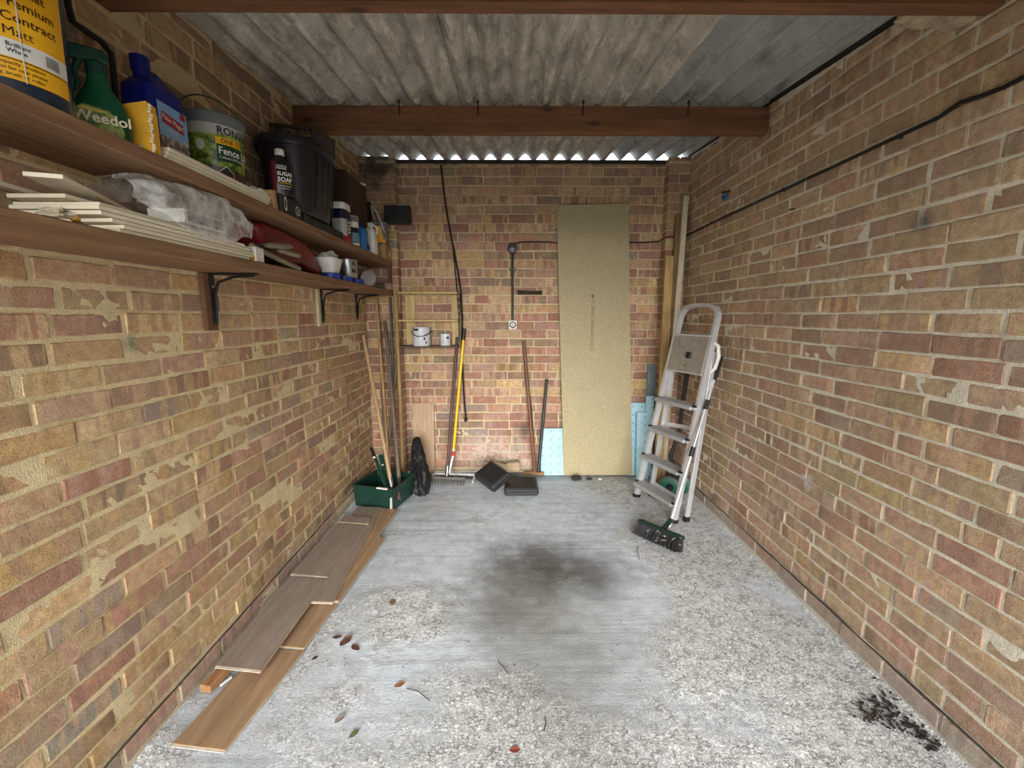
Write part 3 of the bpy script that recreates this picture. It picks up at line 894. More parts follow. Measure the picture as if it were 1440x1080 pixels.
colr = k.mix(k.ramp(zz, UP + .060, UP + .062, 1, 0), colr, srgb(132, 34, 44))
colr = k.mix(k.math('MULTIPLY', k.ramp(k.noise(k.pos(), 60, 3), .5, .6), k.ramp(zz, UP + .1175, UP + .115)), colr, srgb(176, 172, 156))
m_pl = k.out(colr, .35)
quad((lx, y0 + .014, UP + .014), (0, 1, 0), (0, 0, 1), .118, .138, m_pl, t)
quad((lx + .0006, y0 + .026, UP + .106), (0, .995, -.1), (0, .1, .995), .088, .026, m_red, t, 'name_panel')
print_flat('Patio Magic!', (lx + .0012, y0 + .029, UP + .115), (0, .995, -.1), (0, .1, .995), .0175, 'white', t, .012)
for i, w in enumerate((.08, .07)):
    quad((lx + .0006, y0 + .026, UP + .094 - i * .009), (0, 1, 0), (0, 0, 1), w, .003, m_teal, t, 'small_print')
quad((lx + .0006, y0 + .026, UP + .030), (0, 1, 0), (0, 0, 1), .08, .004, m_teal, t, 'small_print')
quad((lx + .0006, y0 + .104, UP + .134), (0, 1, 0), (0, 0, 1), .022, .016, m_red, t, 'corner_flash')
t.scale = (1, 1, 1.2)
# pale strips along the shelf edge
wstrip = wood('primed_strip', srgb(206, 194, 168), srgb(232, 222, 200), axis=1, rough=.6)
for i in range(3):
    mb = MB(); mb.box((-1.003 + i * .002, 1.61 + i * .006, UP + .0065 + i * .0122), (.034, .54, .0115), .002)
    one('wood_strip', mb, wstrip, ['pale timber strip at the bottom of the small stack on the upper shelf edge', 'pale timber strip in the middle of the small stack on the upper shelf edge', 'pale timber strip on top of the small stack on the upper shelf edge'][i], 'strip', 'strips on the upper shelf edge')
# fence paint tub
c = (-1.118, 1.775, UP); R = .098
t = thing('fence_paint_tub', c, 'green and brown fence paint tub with a grey lid and raised handle', 'paint tub')
R0 = R * .9; sl = (R - R0) / .21
k = NT('fence_tub_print'); cc = k.pos(); sp = k.node('ShaderNodeSeparateXYZ'); k.link(cc, sp.inputs[0]); zz = sp.outputs[2]
leaf = k.mix(k.ramp(k.noise(cc, 42, 4, .6), .4, .6), srgb(52, 78, 24), srgb(150, 168, 70))
colr = k.mix(k.ramp(k.math('ADD', zz, k.math('MULTIPLY', k.noise(cc, 20, 2), .04)), UP + .108, UP + .117), srgb(70, 44, 32), leaf)
colr = k.mix(k.ramp(zz, UP + .033, UP + .035, 1, 0), colr, srgb(52, 76, 40))
colr = k.mix(k.ramp(k.math('SUBTRACT', zz, k.math('MULTIPLY', k.math('ADD', sp.outputs[1], -1.675), .15)), UP + .201, UP + .203), colr, srgb(176, 176, 170))
m_fp = k.out(colr, .35)
mb = MB(); mb.lathe([(R0 - .002, 0), (R0, .003), (R, .21), (R + .004, .212), (R + .004, .222)], c, n=44); mb.build('body', m_fp, t)
mb = MB(); mb.lathe([(R + .007, .205), (R + .008, .208), (R + .008, .234), (R + .003, .24), (R - .006, .238), (R - .008, .23), (.001, .23)], c, n=44); mb.build('lid', plain('grey_lid', srgb(108, 112, 112), .5), t)
aa = -50
patch_round(c, R0, aa - 6, aa + 52, UP + .148, UP + .168, m_yellow, t, eps=.0012, slope=sl, name='yellow_band')
patch_round(c, R0, aa - 4, aa + 52, UP + .098, UP + .147, plain('deep_green_print', srgb(24, 62, 34), .4), t, eps=.0012, slope=sl, name='green_panel')
print_round('RONSEAL', c, R0 + .0012, aa - 2, UP + .177, .031, 'black', t, .016, slope=sl)
print_round('ONE COAT', c, R0 + .0018, aa + 4, UP + .1515, .019, 'black', t, .014, slope=sl)
print_round('Fence Life', c, R0 + .0018, aa - 2, UP + .119, .030, 'white', t, .014, slope=sl)
print_round('Colours & Protects', c, R0 + .0018, aa - 1, UP + .106, .0115, 'white', t, .008, slope=sl)
sh = [(-.024, .022), (.024, .022), (.024, .066), (0, .086), (-.024, .066)]
for w, dd, nm in ((1.0, .0012, 'white'), (.92, .0018, 'dark')):
    mb = MB(); pts = []
    for u, v in sh:
        v2 = .052 + (v - .052) * w; an = math.radians(aa + 12) + u * w / R0; rr = R0 + sl * v2 + dd
        pts.append((c[0] + rr * math.cos(an), c[1] + rr * math.sin(an), UP + v2))
    mb.add(pts, [tuple(range(5))]); mb.build('badge', ink(nm), t, recalc=False)
print_round('Forest Green', c, R0 + .002, aa + 12, UP + .045, .0095, 'white', t, .008, 'C', slope=sl)
patch_round(c, R0, aa - 44, aa - 26, UP + .125, UP + .157, m_whitecard, t, eps=.0012, slope=sl, name='round_picture', shape=lambda a: (UP + .141 - .016 * math.sqrt(max(0, 1 - (2 * a - 1) ** 2)), UP + .141 + .016 * math.sqrt(max(0, 1 - (2 * a - 1) ** 2))))
ha = math.radians(40)
mb = MB(); mb.tube(arc((c[0], c[1], UP + .222), (math.cos(ha), math.sin(ha), 0), (-.12, -.1, .98), R + .008, 0, 180, 18, .088), .0028, 6)
mb.build('bail_handle', plain('olive_wire', srgb(70, 84, 46), .5), t)
t.scale = (1, 1, 1.17)
# crumpled white paper, brown card, box with pictograms, sugar soap
def lumpmesh(c, r, seed, nz_=.35, nu=18, nv=12, zmin=None):
    nn = vnoise(seed); mb = MB(); c = Vector(c)
    def f(a, b):
        th = 2 * PI * a; ph = PI * b
        v = Vector((math.cos(th) * math.sin(ph), math.sin(th) * math.sin(ph), math.cos(ph)))
        k = 1 + nn(v.x * 2, v.y * 2, v.z * 2) * nz_ + nn(v.x * 5, v.y * 5, v.z * 5 + 9) * nz_ * .45
        p = c + Vector((v.x * r[0], v.y * r[1], v.z * r[2])) * k
        if zmin is not None: p.z = max(p.z, zmin)
        return p
    return mb.grid(f, nu, nv, False)
one('paper_ball', lumpmesh((-1.035, 1.90, UP + .034), (.032, .05, .034), 31, .5, zmin=UP + .001), m_whitecard, 'crumpled white paper behind the brown card on the upper shelf', 'paper')
mb = MB(); mb.box((-1.02, 1.942, UP + .039), (.06, .032, .076), .002, Matrix.Rotation(math.radians(10), 3, 'X'))
one('card_piece', mb, m_card, 'piece of brown card standing left of the pictogram box', 'card')
t = thing('pictogram_box', (-1.04, 2.08, UP), 'black box with white pictograms under the sugar soap bottle', 'box')
mb = MB(); mb.box((-1.035, 2.075, UP + .038), (.10, .185, .076), .003); mb.build('carton', plain('black_card', srgb(40, 39, 40), .55), t)
qx = -.9845
def ringp(cy, cz, ry, rz, n=20, th=.18):
    mb = MB(); vs = []; fs = []
    for i in range(n):
        a = 2 * PI * i / n
        for s in (1, 1 - th): vs.append((qx, cy + math.cos(a) * ry * s, cz + math.sin(a) * rz * s))
    for i in range(n):
        j = (i + 1) % n; fs.append((i * 2, j * 2, j * 2 + 1, i * 2 + 1))
    return mb.add(vs, fs)
ringp(2.02, UP + .042, .012, .03, th=.3).build('pictogram', ink('white'), t, recalc=False)
ringp(2.13, UP + .034, .021, .021).build('pictogram', ink('white'), t, recalc=False)
print_flat('2', (qx, 2.130, UP + .0255), (0, 1, 0), (0, 0, 1), .024, 'white', t, .01, 'C')
c = (-1.008, 2.045, UP + .077)
t = thing('sugar_soap_bottle', c, 'dark bottle of sugar soap with a white cap before the bin', 'bottle')
d = Vector((.50, -.866, 0)); e = Vector((.866, .50, 0))
mb = MB(); mb.lathe([(.044, 0), (.047, .005), (.047, .115), (.042, .135), (.026, .156), (.017, .162), (.016, .172)], c, n=32, ref=e, sy=.6); mb.build('body', plain('black_bottle', srgb(28, 25, 26), .3), t)
mb = MB(); mb.lathe([(.019, .170), (.0195, .172), (.0195, .192), (.017, .196), (.001, .197)], c, n=24); mb.build('cap', m_white, t)
yo = Vector(c) + d * .0287
def cl(u, v, ex=0.0):       # point on the label, following the oval side
    a = u / .047; return Vector(c) + e * .0475 * math.sin(a) + d * (.0285 * math.cos(a) + .0006 + ex) + Vector((0, 0, v))
mb = MB(); mb.grid(lambda a, b: cl(-.046 + a * .026, .02 + b * .118), 5, 2); mb.build('red_stripe', plain('dark_red_print', srgb(96, 20, 30), .4), t, recalc=False)
def lt(s, u0, v0, size, col, bold, align='L'):
    vs, fs = text_geo(s, size, bold); w = max(p[0] for p in vs); dx = -w / 2 if align == 'C' else 0
    mb = MB(); mb.add([cl(u0 + u + dx, v0 + v, .0012) for u, v in vs], fs); mb.build('lettering', ink(col), t, recalc=False)
lt('SUGAR', -.017, .083, .0215, 'white', .02); lt('SOAP', -.017, .058, .0255, 'white', .02)
lt('CONCENTRATE', -.016, .049, .0085, 'yellow', .01); lt('CLEANS & DEGREASES', -.016, .038, .0062, 'white', .005); lt('before decorating', -.016, .028, .0062, 'white', .005)
lt('CLEAN &', -.020, .118, .0105, 'white', .012); lt('PREPARE', -.020, .108, .0105, 'white', .012)
# black tray box, bin, basket
t = thing('flat_black_case', (-1.085, 2.45, UP), 'long flat black case under the black bin on the upper shelf', 'case')
mb = MB(); mb.box((-1.085, 2.45, UP + .021), (.20, .50, .042), .006); mb.build('body', m_black2, t)
for y in (2.30, 2.58): mb = MB(); mb.box((-.982, y, UP + .024), (.006, .05, .018), .002); mb.build('catch', m_black, t)
c = (-1.066, 2.35, UP + .0425)
t = thing('black_bin', c, 'large black plastic bin with a thick rolled rim', 'bin')
mb = MB()
prof = [(.15, 0), (.162, .01), (.200, .285), (.203, .305), (.198, .305), (.193, .285), (.156, .012), (.001, .010)]
mb.lathe(prof, c, n=56, sx=.68, sy=1.06, power=2.9); mb.build('body', m_black, t)
mb = MB(); mb.lathe([(.202, .290), (.218, .290), (.221, .303), (.221, .322), (.212, .334), (.198, .330), (.196, .31), (.202, .290)], c, n=56, sx=.68, sy=1.06, power=2.8); mb.build('rim', m_black, t)
mb = MB()
for i in range(14):
    y = c[1] - .1 + i * .016
    if i % 4 == 1: mb.tube([(c[0] + .111, y, c[2] + .03), (c[0] + .136, y, c[2] + .28)], .004, 6)
mb.build('rib', m_black, t)
t = thing('brown_basket', (-1.09, 2.45, UP + .378), 'dark brown plastic basket tipped on top of the black bin', 'basket')
m_bk = plain('brown_basket_plastic', srgb(58, 40, 34), .5)
Rb = Matrix.Rotation(math.radians(10), 3, 'X') @ Matrix.Rotation(math.radians(6), 3, 'Y')
bc = Vector((-1.08, 2.47, UP + .458)); bw, bl, bh = .20, .30, .085
def bb(mb, p0, p1, w=.007): mb.bar(bc + Rb @ Vector(p0), bc + Rb @ Vector(p1), w, w)
mb = MB()
for z in (-bh / 2, bh / 2):
    w = .014 if z > 0 else .008
    for sx in (-1, 1): bb(mb, (sx * bw / 2, -bl / 2, z), (sx * bw / 2, bl / 2, z), w)
    for sy in (-1, 1): bb(mb, (-bw / 2, sy * bl / 2, z), (bw / 2, sy * bl / 2, z), w)
mb.build('frame', m_bk, t)
for sx in (-1, 1):
    mb = MB()
    for i in range(17): y = -bl / 2 + bl * i / 16; bb(mb, (sx * bw / 2, y, -bh / 2), (sx * bw / 2, y, bh / 2), .006)
    tag(mb.build('side_slats', m_bk, t), None, None, None, 'stuff')
for sy in (-1, 1):
    mb = MB()
    for i in range(11): x = -bw / 2 + bw * i / 10; bb(mb, (x, sy * bl / 2, -bh / 2), (x, sy * bl / 2, bh / 2), .006)
    tag(mb.build('end_slats', m_bk, t), None, None, None, 'stuff')
mb = MB()
for i in range(10):
    bb(mb, (-bw / 2 + bw * i / 9, -bl / 2, -bh / 2), (-bw / 2 + bw * i / 9, bl / 2, -bh / 2), .006); bb(mb, (-bw / 2, -bl / 2 + bl * i / 9, -bh / 2), (bw / 2, -bl / 2 + bl * i / 9, -bh / 2), .006)
tag(mb.build('base_grid', m_bk, t), None, None, None, 'stuff')
# brown wooden box behind
t = thing('wooden_cabinet', (-1.15, 3.265, UP), 'dark brown wooden cabinet standing behind the bottles', 'cabinet')
m_dk = wood('dark_stained_timber', srgb(48, 32, 22), srgb(78, 54, 38), axis=2, rough=.6)
mb = MB(); mb.box((-1.15, 3.265, UP + .255), (.138, .42, .51), .004); mb.build('carcass', m_dk, t)
mb = MB(); mb.box((-1.0785, 3.265, UP + .255), (.005, .39, .47), .002); mb.build('door', m_dk, t)
mb = MB(); mb.box((-1.115, 3.36, UP + .516), (.02, .17, .012), .002, Matrix.Rotation(math.radians(-30), 3, 'Z'))
one('white_stick', mb, m_white, 'short white stick lying on the wooden cabinet', 'stick')
# bottles and cans beyond the bin
c = (-1.13, 2.765, UP)
t = thing('cleaner_bottle', c, 'blue bottle with a lime green label half hidden by the bin', 'bottle')
mb = MB(); mb.lathe([(.034, 0), (.036, .004), (.036, .15), (.028, .178), (.015, .19), (.015, .205), (.019, .206), (.019, .23), (.015, .232)], c, n=24); mb.build('body', m_blue, t)
patch_round(c, .036, -130, 10, UP + .05, UP + .13, plain('lime_print', srgb(164, 186, 74), .5, var=.3), t)
c = (-1.03, 2.79, UP)
t = thing('white_lidded_canister', c, 'grey canister with a white lid, navy band and red panel', 'canister')
mb = MB(); mb.lathe([(.050, 0), (.052, .004), (.052, .135)], c, n=36, power=4, sx=.86, sy=1.2); mb.build('body', plain('pale_grey_print', srgb(168, 170, 168), .4), t)
mb = MB(); mb.lathe([(.0525, .132), (.0525, .186), (.048, .19)], c, n=36, power=4, sx=.86, sy=1.2); mb.build('navy_band', plain('navy_print', srgb(18, 22, 52), .4), t)
mb = MB(); mb.lathe([(.0535, .188), (.0545, .19), (.0545, .222), (.05, .228), (.001, .23)], c, n=36, power=4, sx=.86, sy=1.2); mb.build('lid', m_white, t)
fx = c[0] + .052 * .86
quad((fx + .001, c[1] - .02, UP + .03), (0, 1, 0), (0, 0, 1), .05, .10, plain('maroon_print', srgb(88, 18, 30), .4), t)
for i in range(4): quad((fx + .002, c[1] - .012, UP + .112 - i * .019), (0, 1, 0), (0, 0, 1), .034, .011, ink('white'), t, 'lettering')
mb = MB(); mb.lathe([(.0528, .003), (.0528, .034)], c, n=36, power=4, sx=.86, sy=1.2); mb.build('red_band', m_red, t)
c = (-1.028, 2.965, UP)
t = thing('glass_jar', c, 'round jar with a clear lid and a dark label', 'jar')
m_clear = plain('clear_plastic', srgb(196, 200, 200), .15)
k = NT('cloudy_clear_plastic'); k.b.inputs['Transmission Weight'].default_value = .8; k.b.inputs['IOR'].default_value = 1.3; m_clr = k.out(srgb(224, 228, 226), .22)
mb = MB(); mb.lathe([(.042, 0), (.044, .003), (.044, .115), (.04, .13)], c, n=28); mb.build('body', plain('jar_black', srgb(26, 30, 36), .35), t)
mb = MB(); mb.lathe([(.0445, .118), (.0445, .152), (.04, .155)], c, n=28); mb.build('pale_band', m_whitecard, t)
mb = MB(); mb.lathe([(.046, .152), (.046, .19), (.042, .194), (.001, .194)], c, n=28); mb.build('lid', m_clr, t)
patch_round(c, .044, -70, 20, UP + .03, UP + .085, plain('steel_blue_print', srgb(104, 140, 160), .4), t)
patch_round(c, .044, -70, 20, UP + .006, UP + .024, m_whitecard, t)
c = (-1.032, 3.155, UP)
t = thing('blue_spray_can', c, 'flat bright blue container between the jar and the white jug', 'container')
mb = MB(); mb.lathe([(.046, 0), (.048, .004), (.048, .13), (.04, .15), (.02, .158)], c, n=32, power=4, sx=.8, sy=1.15); mb.build('body', plain('bright_blue_print', srgb(44, 116, 186), .4), t)
mb = MB(); mb.lathe([(.021, .155), (.021, .19), (.018, .193)], c, n=20); mb.build('cap', m_blue, t)
mb = MB(); mb.tube(arc((c[0] + .042, c[1] + .02, UP + .03), (0, 1, 0), (0, 0, 1), .018, 0, 360, 20), .004, 6); mb.build('round_mark', m_blue, t)
c = (-1.028, 3.36, UP)
t = thing('white_jug', c, 'white plastic jug bottle with a moulded side handle', 'jug')
mb = MB(); mb.lathe([(.046, 0), (.049, .005), (.049, .155), (.044, .175), (.026, .196), (.018, .2), (.018, .212)], c, n=32, power=4, sx=.85, sy=1.15); mb.build('body', m_white, t)
mb = MB(); mb.lathe([(.021, .208), (.021, .23), (.001, .232)], c, n=20); mb.build('cap', m_white, t)
mb = MB(); mb.tube([(c[0] + .012, c[1] - .02, UP + .198), (c[0] + .034, c[1] - .02, UP + .212), (c[0] + .056, c[1] - .015, UP + .19), (c[0] + .052, c[1] - .012, UP + .15)], .008, 8); mb.build('handle', m_white, t)
t = thing('cardboard_box', (-1.03, 3.63, UP), 'small brown cardboard box with a white label, far end of the upper shelf', 'box')
mb = MB(); mb.box((-1.03, 3.64, UP + .055), (.105, .19, .11), .002); mb.build('carton', m_card, t)
mb = MB(); mb.box((-1.03, 3.64, UP + .1108), (.105, .03, .0012)); mb.build('tape', plain('parcel_tape', srgb(196, 160, 110), .3), t)
quad((-.9765, 3.66, UP + .03), (0, 1, 0), (0, 0, 1), .045, .04, m_white, t)
c = (-1.035, 3.63, UP + .112)
t = thing('yellow_tub', c, 'yellow and grey lidded tub with a white wire handle on the cardboard box', 'tub')
mb = MB(); mb.lathe([(.052, 0), (.054, .004), (.060, .15), (.063, .152)], c, n=36, power=3.4); mb.build('body', plain('grey_tub', srgb(98, 100, 106), .4), t)
mb = MB(); mb.lathe([(.066, .148), (.067, .15), (.067, .168), (.06, .176), (.001, .176)], c, n=36, power=3.2); mb.build('lid', m_clr, t)
patch_round(c, .0625, -140, -35, c[2] + .012, c[2] + .14, m_yellow, t, eps=.001)
mb = MB(); mb.tube(arc((c[0], c[1] - .01, c[2] + .158), (.55, -.8, -.2), (-.25, -.35, .9), .068, -60, 180, 20, .15), .0042, 6); mb.build('bail_handle', m_white, t)
mb = MB(); c = (-1.166, 3.69, UP); mb.lathe([(.042, 0), (.044, .004), (.049, .44), (.052, .44), (.052, .455), (.046, .455), (.042, .01), (.001, .01)], c, n=30)
one('black_bucket', mb, m_black, 'tall black bucket in the corner behind the white jug', 'bucket')
t = thing('black_wall_box', (-.905, 3.72, 2.178), 'black box fixed to the corner pier above the shelf end', 'box')
mb = MB(); mb.box((-.905, 3.715, 2.178 + .066), (.20, .096, .132), .004); mb.build('body', plain('greenish_black_metal', srgb(28, 32, 28), .5), t)
mb = MB(); mb.box((-.905, 3.7645, 2.178 + .066), (.05, .004, .10)); mb.build('fixing_plate', m_iron, t)

# ------------------------------------------------------------------ lower shelf
wmdf = plain('primed_white_board', srgb(224, 214, 190), .55, var=.05)
stk = [  # near end y, far end y, x0, x1, z
 (1.16, 1.72, -1.12, -.992, 0), (1.17, 1.74, -1.11, -.990, .0115), (1.145, 1.76, -1.13, -.996, .023),
 (1.115, 1.73, -1.205, -.994, .0345), (1.11, 1.70, -1.21, -.993, .046), (1.13, 1.66, -1.222, -1.008, .0575), (1.10, 1.60, -1.20, -1.06, .069)]
ord_ = ['lowest', 'second lowest', 'third lowest', 'middle', 'third from the top', 'second from the top', 'topmost flat']
for (ya, yb, xa, xb, z), q in zip(stk, ord_):
    mb = MB(); mb.box(((xa + xb) / 2, (ya + yb) / 2, LOW + z + .0055), (xb - xa, yb - ya, .010), .0012)
    one('white_board', mb, wmdf, '%s white primed board of the stack on the lower shelf' % q, 'board', 'stack of white boards')
# the tilted one and the far strip
mb = MB(); a = P(60, 246, Y=1.03); mb.bar(a, (-1.165, 1.42, LOW + .0865), .07, .010, bev=.001)
one('white_board', mb, wmdf, 'white primed board tilted up above the others on the lower shelf', 'board', 'stack of white boards')
mb = MB(); mb.bar(P(-40, 248, X=-1.2), (-1.20, 1.35, LOW + .086), .03, .011, bev=.001)
one('white_board', mb, wmdf, 'narrow white strip against the wall beyond the tilted board, leaving the photo at left', 'board', 'stack of white boards')
# yellow handled tool and scraps at the near end
t = thing('screwdriver', P(104, 306, Z=LOW + .012), 'old screwdriver with an orange yellow handle before the white boards', 'screwdriver')
p = P(104, 306, Z=LOW + .012); ax = Vector((.55, -.8, 0)).normalized()
mb = MB(); mb.lathe([(.001, -.022), (.008, -.018), (.0095, 0), (.009, .016), (.005, .02)], p, axis=-ax, n=10); mb.build('handle', plain('amber_plastic', srgb(214, 156, 40), .35), t)
mb = MB(); mb.tube([p - ax * .02, p - ax * .12], .003, 6); mb.build('shank', m_steel, t)
one('putty_crumbs', lumpmesh(P(76, 300, Z=LOW + .008), (.03, .02, .012), 51, .6, zmin=LOW + .0005), plain('pale_crumbs', srgb(150, 138, 118), .9, var=.4), 'pale lump of rubbish beside the screwdriver', 'rubbish')
# clear bag with a white box in it
t = thing('white_carton', (-1.07, 1.47, LOW + .0815), 'white carton inside the clear plastic bag', 'carton')
mb = MB(); mb.box((-1.075, 1.53, LOW + .103), (.115, .2, .042), .003); mb.build('carton', m_white, t)
mb = MB(); mb.box((-1.0165, 1.53, LOW + .103), (.002, .17, .03)); mb.build('dark_panel', ink('dark'), t)
k = NT('clear_film'); tr = k.node('ShaderNodeBsdfTransparent'); mx = k.node('ShaderNodeMixShader'); nfz = k.noise(k.coord(), 16, 5, .7)
k.link(k.ramp(nfz, .34, .66, .12, .60), mx.inputs[0]); k.link(tr.outputs[0], mx.inputs[1]); k.link(k.b.outputs[0], mx.inputs[2])
k.link(mx.outputs[0], k.n['Material Output'].inputs['Surface']); k.bump(k.noise(k.coord(), 30, 4, .6), .6, .01)
m_film = k.out(srgb(240, 238, 232), .2)
nn = vnoise(61)
mb = MB()
def bagf(a, b):
    y = 1.24 + a * .56
    env = math.sin(PI * min(1, max(0, a * .92 + .06))) ** .5
    th = -.55 + b * 3.5                                       # from the front hem over the top to the wall
    rx, rz = .106 * env + .012, .084 * env + .012
    x = -1.085 + math.cos(th) * rx * (1.25 if th < 1.2 else .95); z = LOW + .115 + math.sin(th) * rz
    if b < .34:                                               # the hem hangs in a loop at the middle
        dr = (.34 - b) / .34
        z -= dr * .075 * math.exp(-((a - .42) / .20) ** 2) ; x += dr * .012
    w = nn(a * 7, b * 7) * .012 + abs(nn(a * 9, b * 7, 4)) * .013 + nn(a * 24, b * 20, 8) * .0018
    return (min(-.965, max(XL + .012, x + w)), y + nn(a * 5, b * 5, 7) * .012, min(UP - .048, max(LOW + .03, z + w)))
mb.grid(bagf, 64, 48)
one('clear_plastic_bag', mb, m_film, 'crumpled clear plastic bag draped over the white boards', 'bag')
t = thing('yellow_end_box', (-1.0, 1.775, LOW), 'small box with a yellow label at the far end of the white boards', 'box')
mb = MB(); mb.box((-1.04, 1.79, LOW + .03), (.10, .06, .058), .003); mb.build('carton', m_whitecard, t)
quad((-1.04, 1.7585, LOW + .006), (1, 0, 0), (0, 0, 1), .045, .026, m_yellow, t)
# red bag, wooden handled tools
mb = MB()
pts = [(361, 315), (372, 309), (398, 318), (432, 342), (446, 362), (457, 381), (448, 386), (425, 372), (405, 372), (372, 350)]
pl = [P(px, py, X=-1.05) for px, py in pts]
pl = [(p.y, max(LOW + .002, min(p.z, UP - .05))) for p in pl]
mb.prism(pl, (-1.17, 0, 0), (0, 1, 0), (0, 0, 1), (1, 0, 0), .12)
o = one('red_bag', mb, plain('dark_red_plastic', srgb(116, 30, 28), .42, var=.2, bump=.6, bscale=22), 'dark red plastic bag slumped on the lower shelf behind the wooden handles', 'bag')
bv = o.modifiers.new('round', 'BEVEL'); bv.width = .022; bv.segments = 4
def handle_tool(a, b, r, lab, metal=True):
    a, b = Vector(a), Vector(b); t = thing('wood_handled_tool', (a.x, a.y, min(a.z, b.z) - r), lab, 'tool', 'old hand tools on the lower shelf')
    ax = (b - a).normalized(); L = (b - a).length
    mb = MB(); mb.lathe([(r * .6, 0), (r * .85, L * .1), (r * .95, L * .4), (r, L * .75), (r * .85, L * .93), (r * .4, L)], a, axis=ax, n=14); mb.build('handle', wood('grey_handle_wood', srgb(104, 92, 74), srgb(150, 136, 112), axis=1), t)
    mb = MB(); mb.tube([a + ax * .004, a - ax * .012], r * .62, 10); mb.build('ferrule', m_steel, t)
    mb = MB(); mb.bar(a - ax * .01, a - ax * .10, .012, .004); mb.build('blade', plain('dull_blade', srgb(84, 80, 74), .5, .7), t)
handle_tool(P(373, 345, X=-1.005), P(411, 347, X=-.975), .0135, 'wood handled hand tool, upper of the two lying against the red bag')
handle_tool(P(391, 352, X=-1.0), P(422, 360, X=-.97), .0125, 'wood handled hand tool, lower of the two lying against the red bag')
mb = MB(); mb.tube([P(353, 346, X=-1.01), P(420, 378, X=-.99)], .0125, 10)
one('grey_stick', mb, wood('grey_handle_wood', srgb(104, 92, 74), srgb(150, 136, 112)), 'grey round stick lying below the two wooden handles', 'stick')
# white tub with a clear bag in it, tapes, tins
c = Vector((-1.035, 2.585, LOW + .034))
t = thing('white_tapered_tub', (-1.035, 2.585, LOW + .034), 'white tapered plastic tub standing on the first blue tape roll', 'tub')
mb = MB(); mb.lathe([(.045, 0), (.048, .003), (.068, .075), (.072, .076), (.072, .08), (.064, .078), (.045, .005), (.001, .004)], c, n=30, power=5, sx=.8, sy=1.2); mb.build('body', m_white, t)
o = one('clear_bag_ball', lumpmesh((-1.035, 2.585, LOW + .118), (.048, .06, .036), 71, .45, 26, 18), m_film, 'crumpled clear plastic bag stuffed in the white tub', 'bag')
m_tape = plain('blue_tape', srgb(34, 52, 140), .4)
def tape(c, r, lab):
    t = thing('tape_roll', c, lab, 'tape', 'rolls of tape on the lower shelf')
    mb = MB(); mb.lathe([(r * .62, 0), (r, 0), (r, .03), (r * .62, .03), (r * .62, 0)], c, n=28); mb.build('roll', m_tape, t)
    mb = MB(); mb.lathe([(r * .55, 0), (r * .615, 0), (r * .615, .031), (r * .55, .031), (r * .55, 0)], c, n=28); mb.build('core', m_whitecard, t)
tape((-1.03, 2.585, LOW + .002), .05, 'blue tape roll under the white tapered tub')
tape((-1.035, 2.80, LOW + .002), .05, 'blue tape roll beside the silver tin')
tape((-1.03, 3.01, LOW + .002), .048, 'blue tape roll nearest the lying tin')
m_tin = plain('tin_plate', srgb(158, 160, 160), .32, .75, var=.12)
c = (-1.052, 2.92, LOW + .036)
t = thing('silver_tin', c, 'silver tin with black print standing on a tape roll', 'tin')
mb = MB(); mb.lathe([(.056, 0), (.058, .004), (.060, .105), (.062, .107), (.062, .113), (.058, .112), (.056, .104), (.001, .104)], c, n=32); mb.build('body', m_tin, t)
print_round('O', c, .0598, -45, c[2] + .075, .03, 'black', t, .02); print_round('88', c, .0592, -48, c[2] + .03, .03, 'black', t, .02)
c = Vector((-1.045, 3.25, LOW + .056)); ax = Vector((.55, -.83, 0)).normalized()
t = thing('lying_tin', (c.x, c.y, LOW), 'grey tin lying on its side at the far end of the lower shelf', 'tin')
mb = MB(); mb.lathe([(.05, -.065), (.053, -.063), (.053, .06), (.055, .062), (.055, .068), (.05, .068), (.048, .06), (.001, .06)], c, axis=ax, n=32); mb.build('body', m_tin, t)
mb = MB(); mb.lathe([(.0535, .022), (.0535, .032)], c, axis=ax, n=32); mb.build('black_ring', m_black, t)
one('pink_rag', lumpmesh((-1.0, 3.66, LOW + .03), (.035, .05, .03), 81, .5, zmin=LOW + .0005), plain('pinkish_cloth', srgb(172, 138, 120), .9), 'small pinkish rag at the far end of the lower shelf', 'rag')

# ------------------------------------------------------------------ end wall: rack, ropes, switch, panel
m_rack = wood('cream_painted_timber', srgb(172, 146, 88), srgb(206, 180, 122), axis=2, rough=.55)
yb = YB - .006
t = thing('wall_rack', (-.685, yb - .07, 1.165), 'cream painted wooden wall rack with three shelves and side chains', 'rack')
for nm, x in (('back_batten', -.862), ('back_batten', -.475)):
    mb = MB(); mb.box((x, yb - .008, 1.40), (.085 if x < -.6 else .06, .016, .43), .002); mb.build(nm, m_rack, t)
for z in (1.625, 1.395, 1.172):
    mb = MB(); mb.box((-.685, yb - .090, z), (.50, .145, .016), .002); mb.build('shelf', m_rack if z > 1.2 else wood('dark_rack_shelf', srgb(60, 44, 30), srgb(98, 74, 50), axis=0), t)
def chain(x, y):
    mb = MB()
    n = 17
    for i in range(n):
        z = 1.185 + i * (.44 / (n - 1)); u = (1, 0, 0) if i % 2 else (0, 1, 0)
        mb.tube(arc((x, y, z), u, (0, 0, 1), .0075, 0, 360, 8, .018), .0026, 5, cap=False)
    return tag(mb.build('chain', plain('galvanised_chain', srgb(132, 126, 112), .5, .6), t), None, None, None, 'stuff')
chain(-.945, yb - .15); chain(-.425, yb - .15)
for sx in (-1, 1):
    mb = MB(); mb.tube([(-.685 + sx * .255, yb - .10, 1.19), (-.685 + sx * .255, yb - .02, 1.62)], .004, 6); mb.build('side_wire', m_iron, t)
c = (-.755, yb - .095, 1.1805)
t = thing('paint_tin', c, 'white paint tin with a black bail handle on the wall rack', 'paint tin')
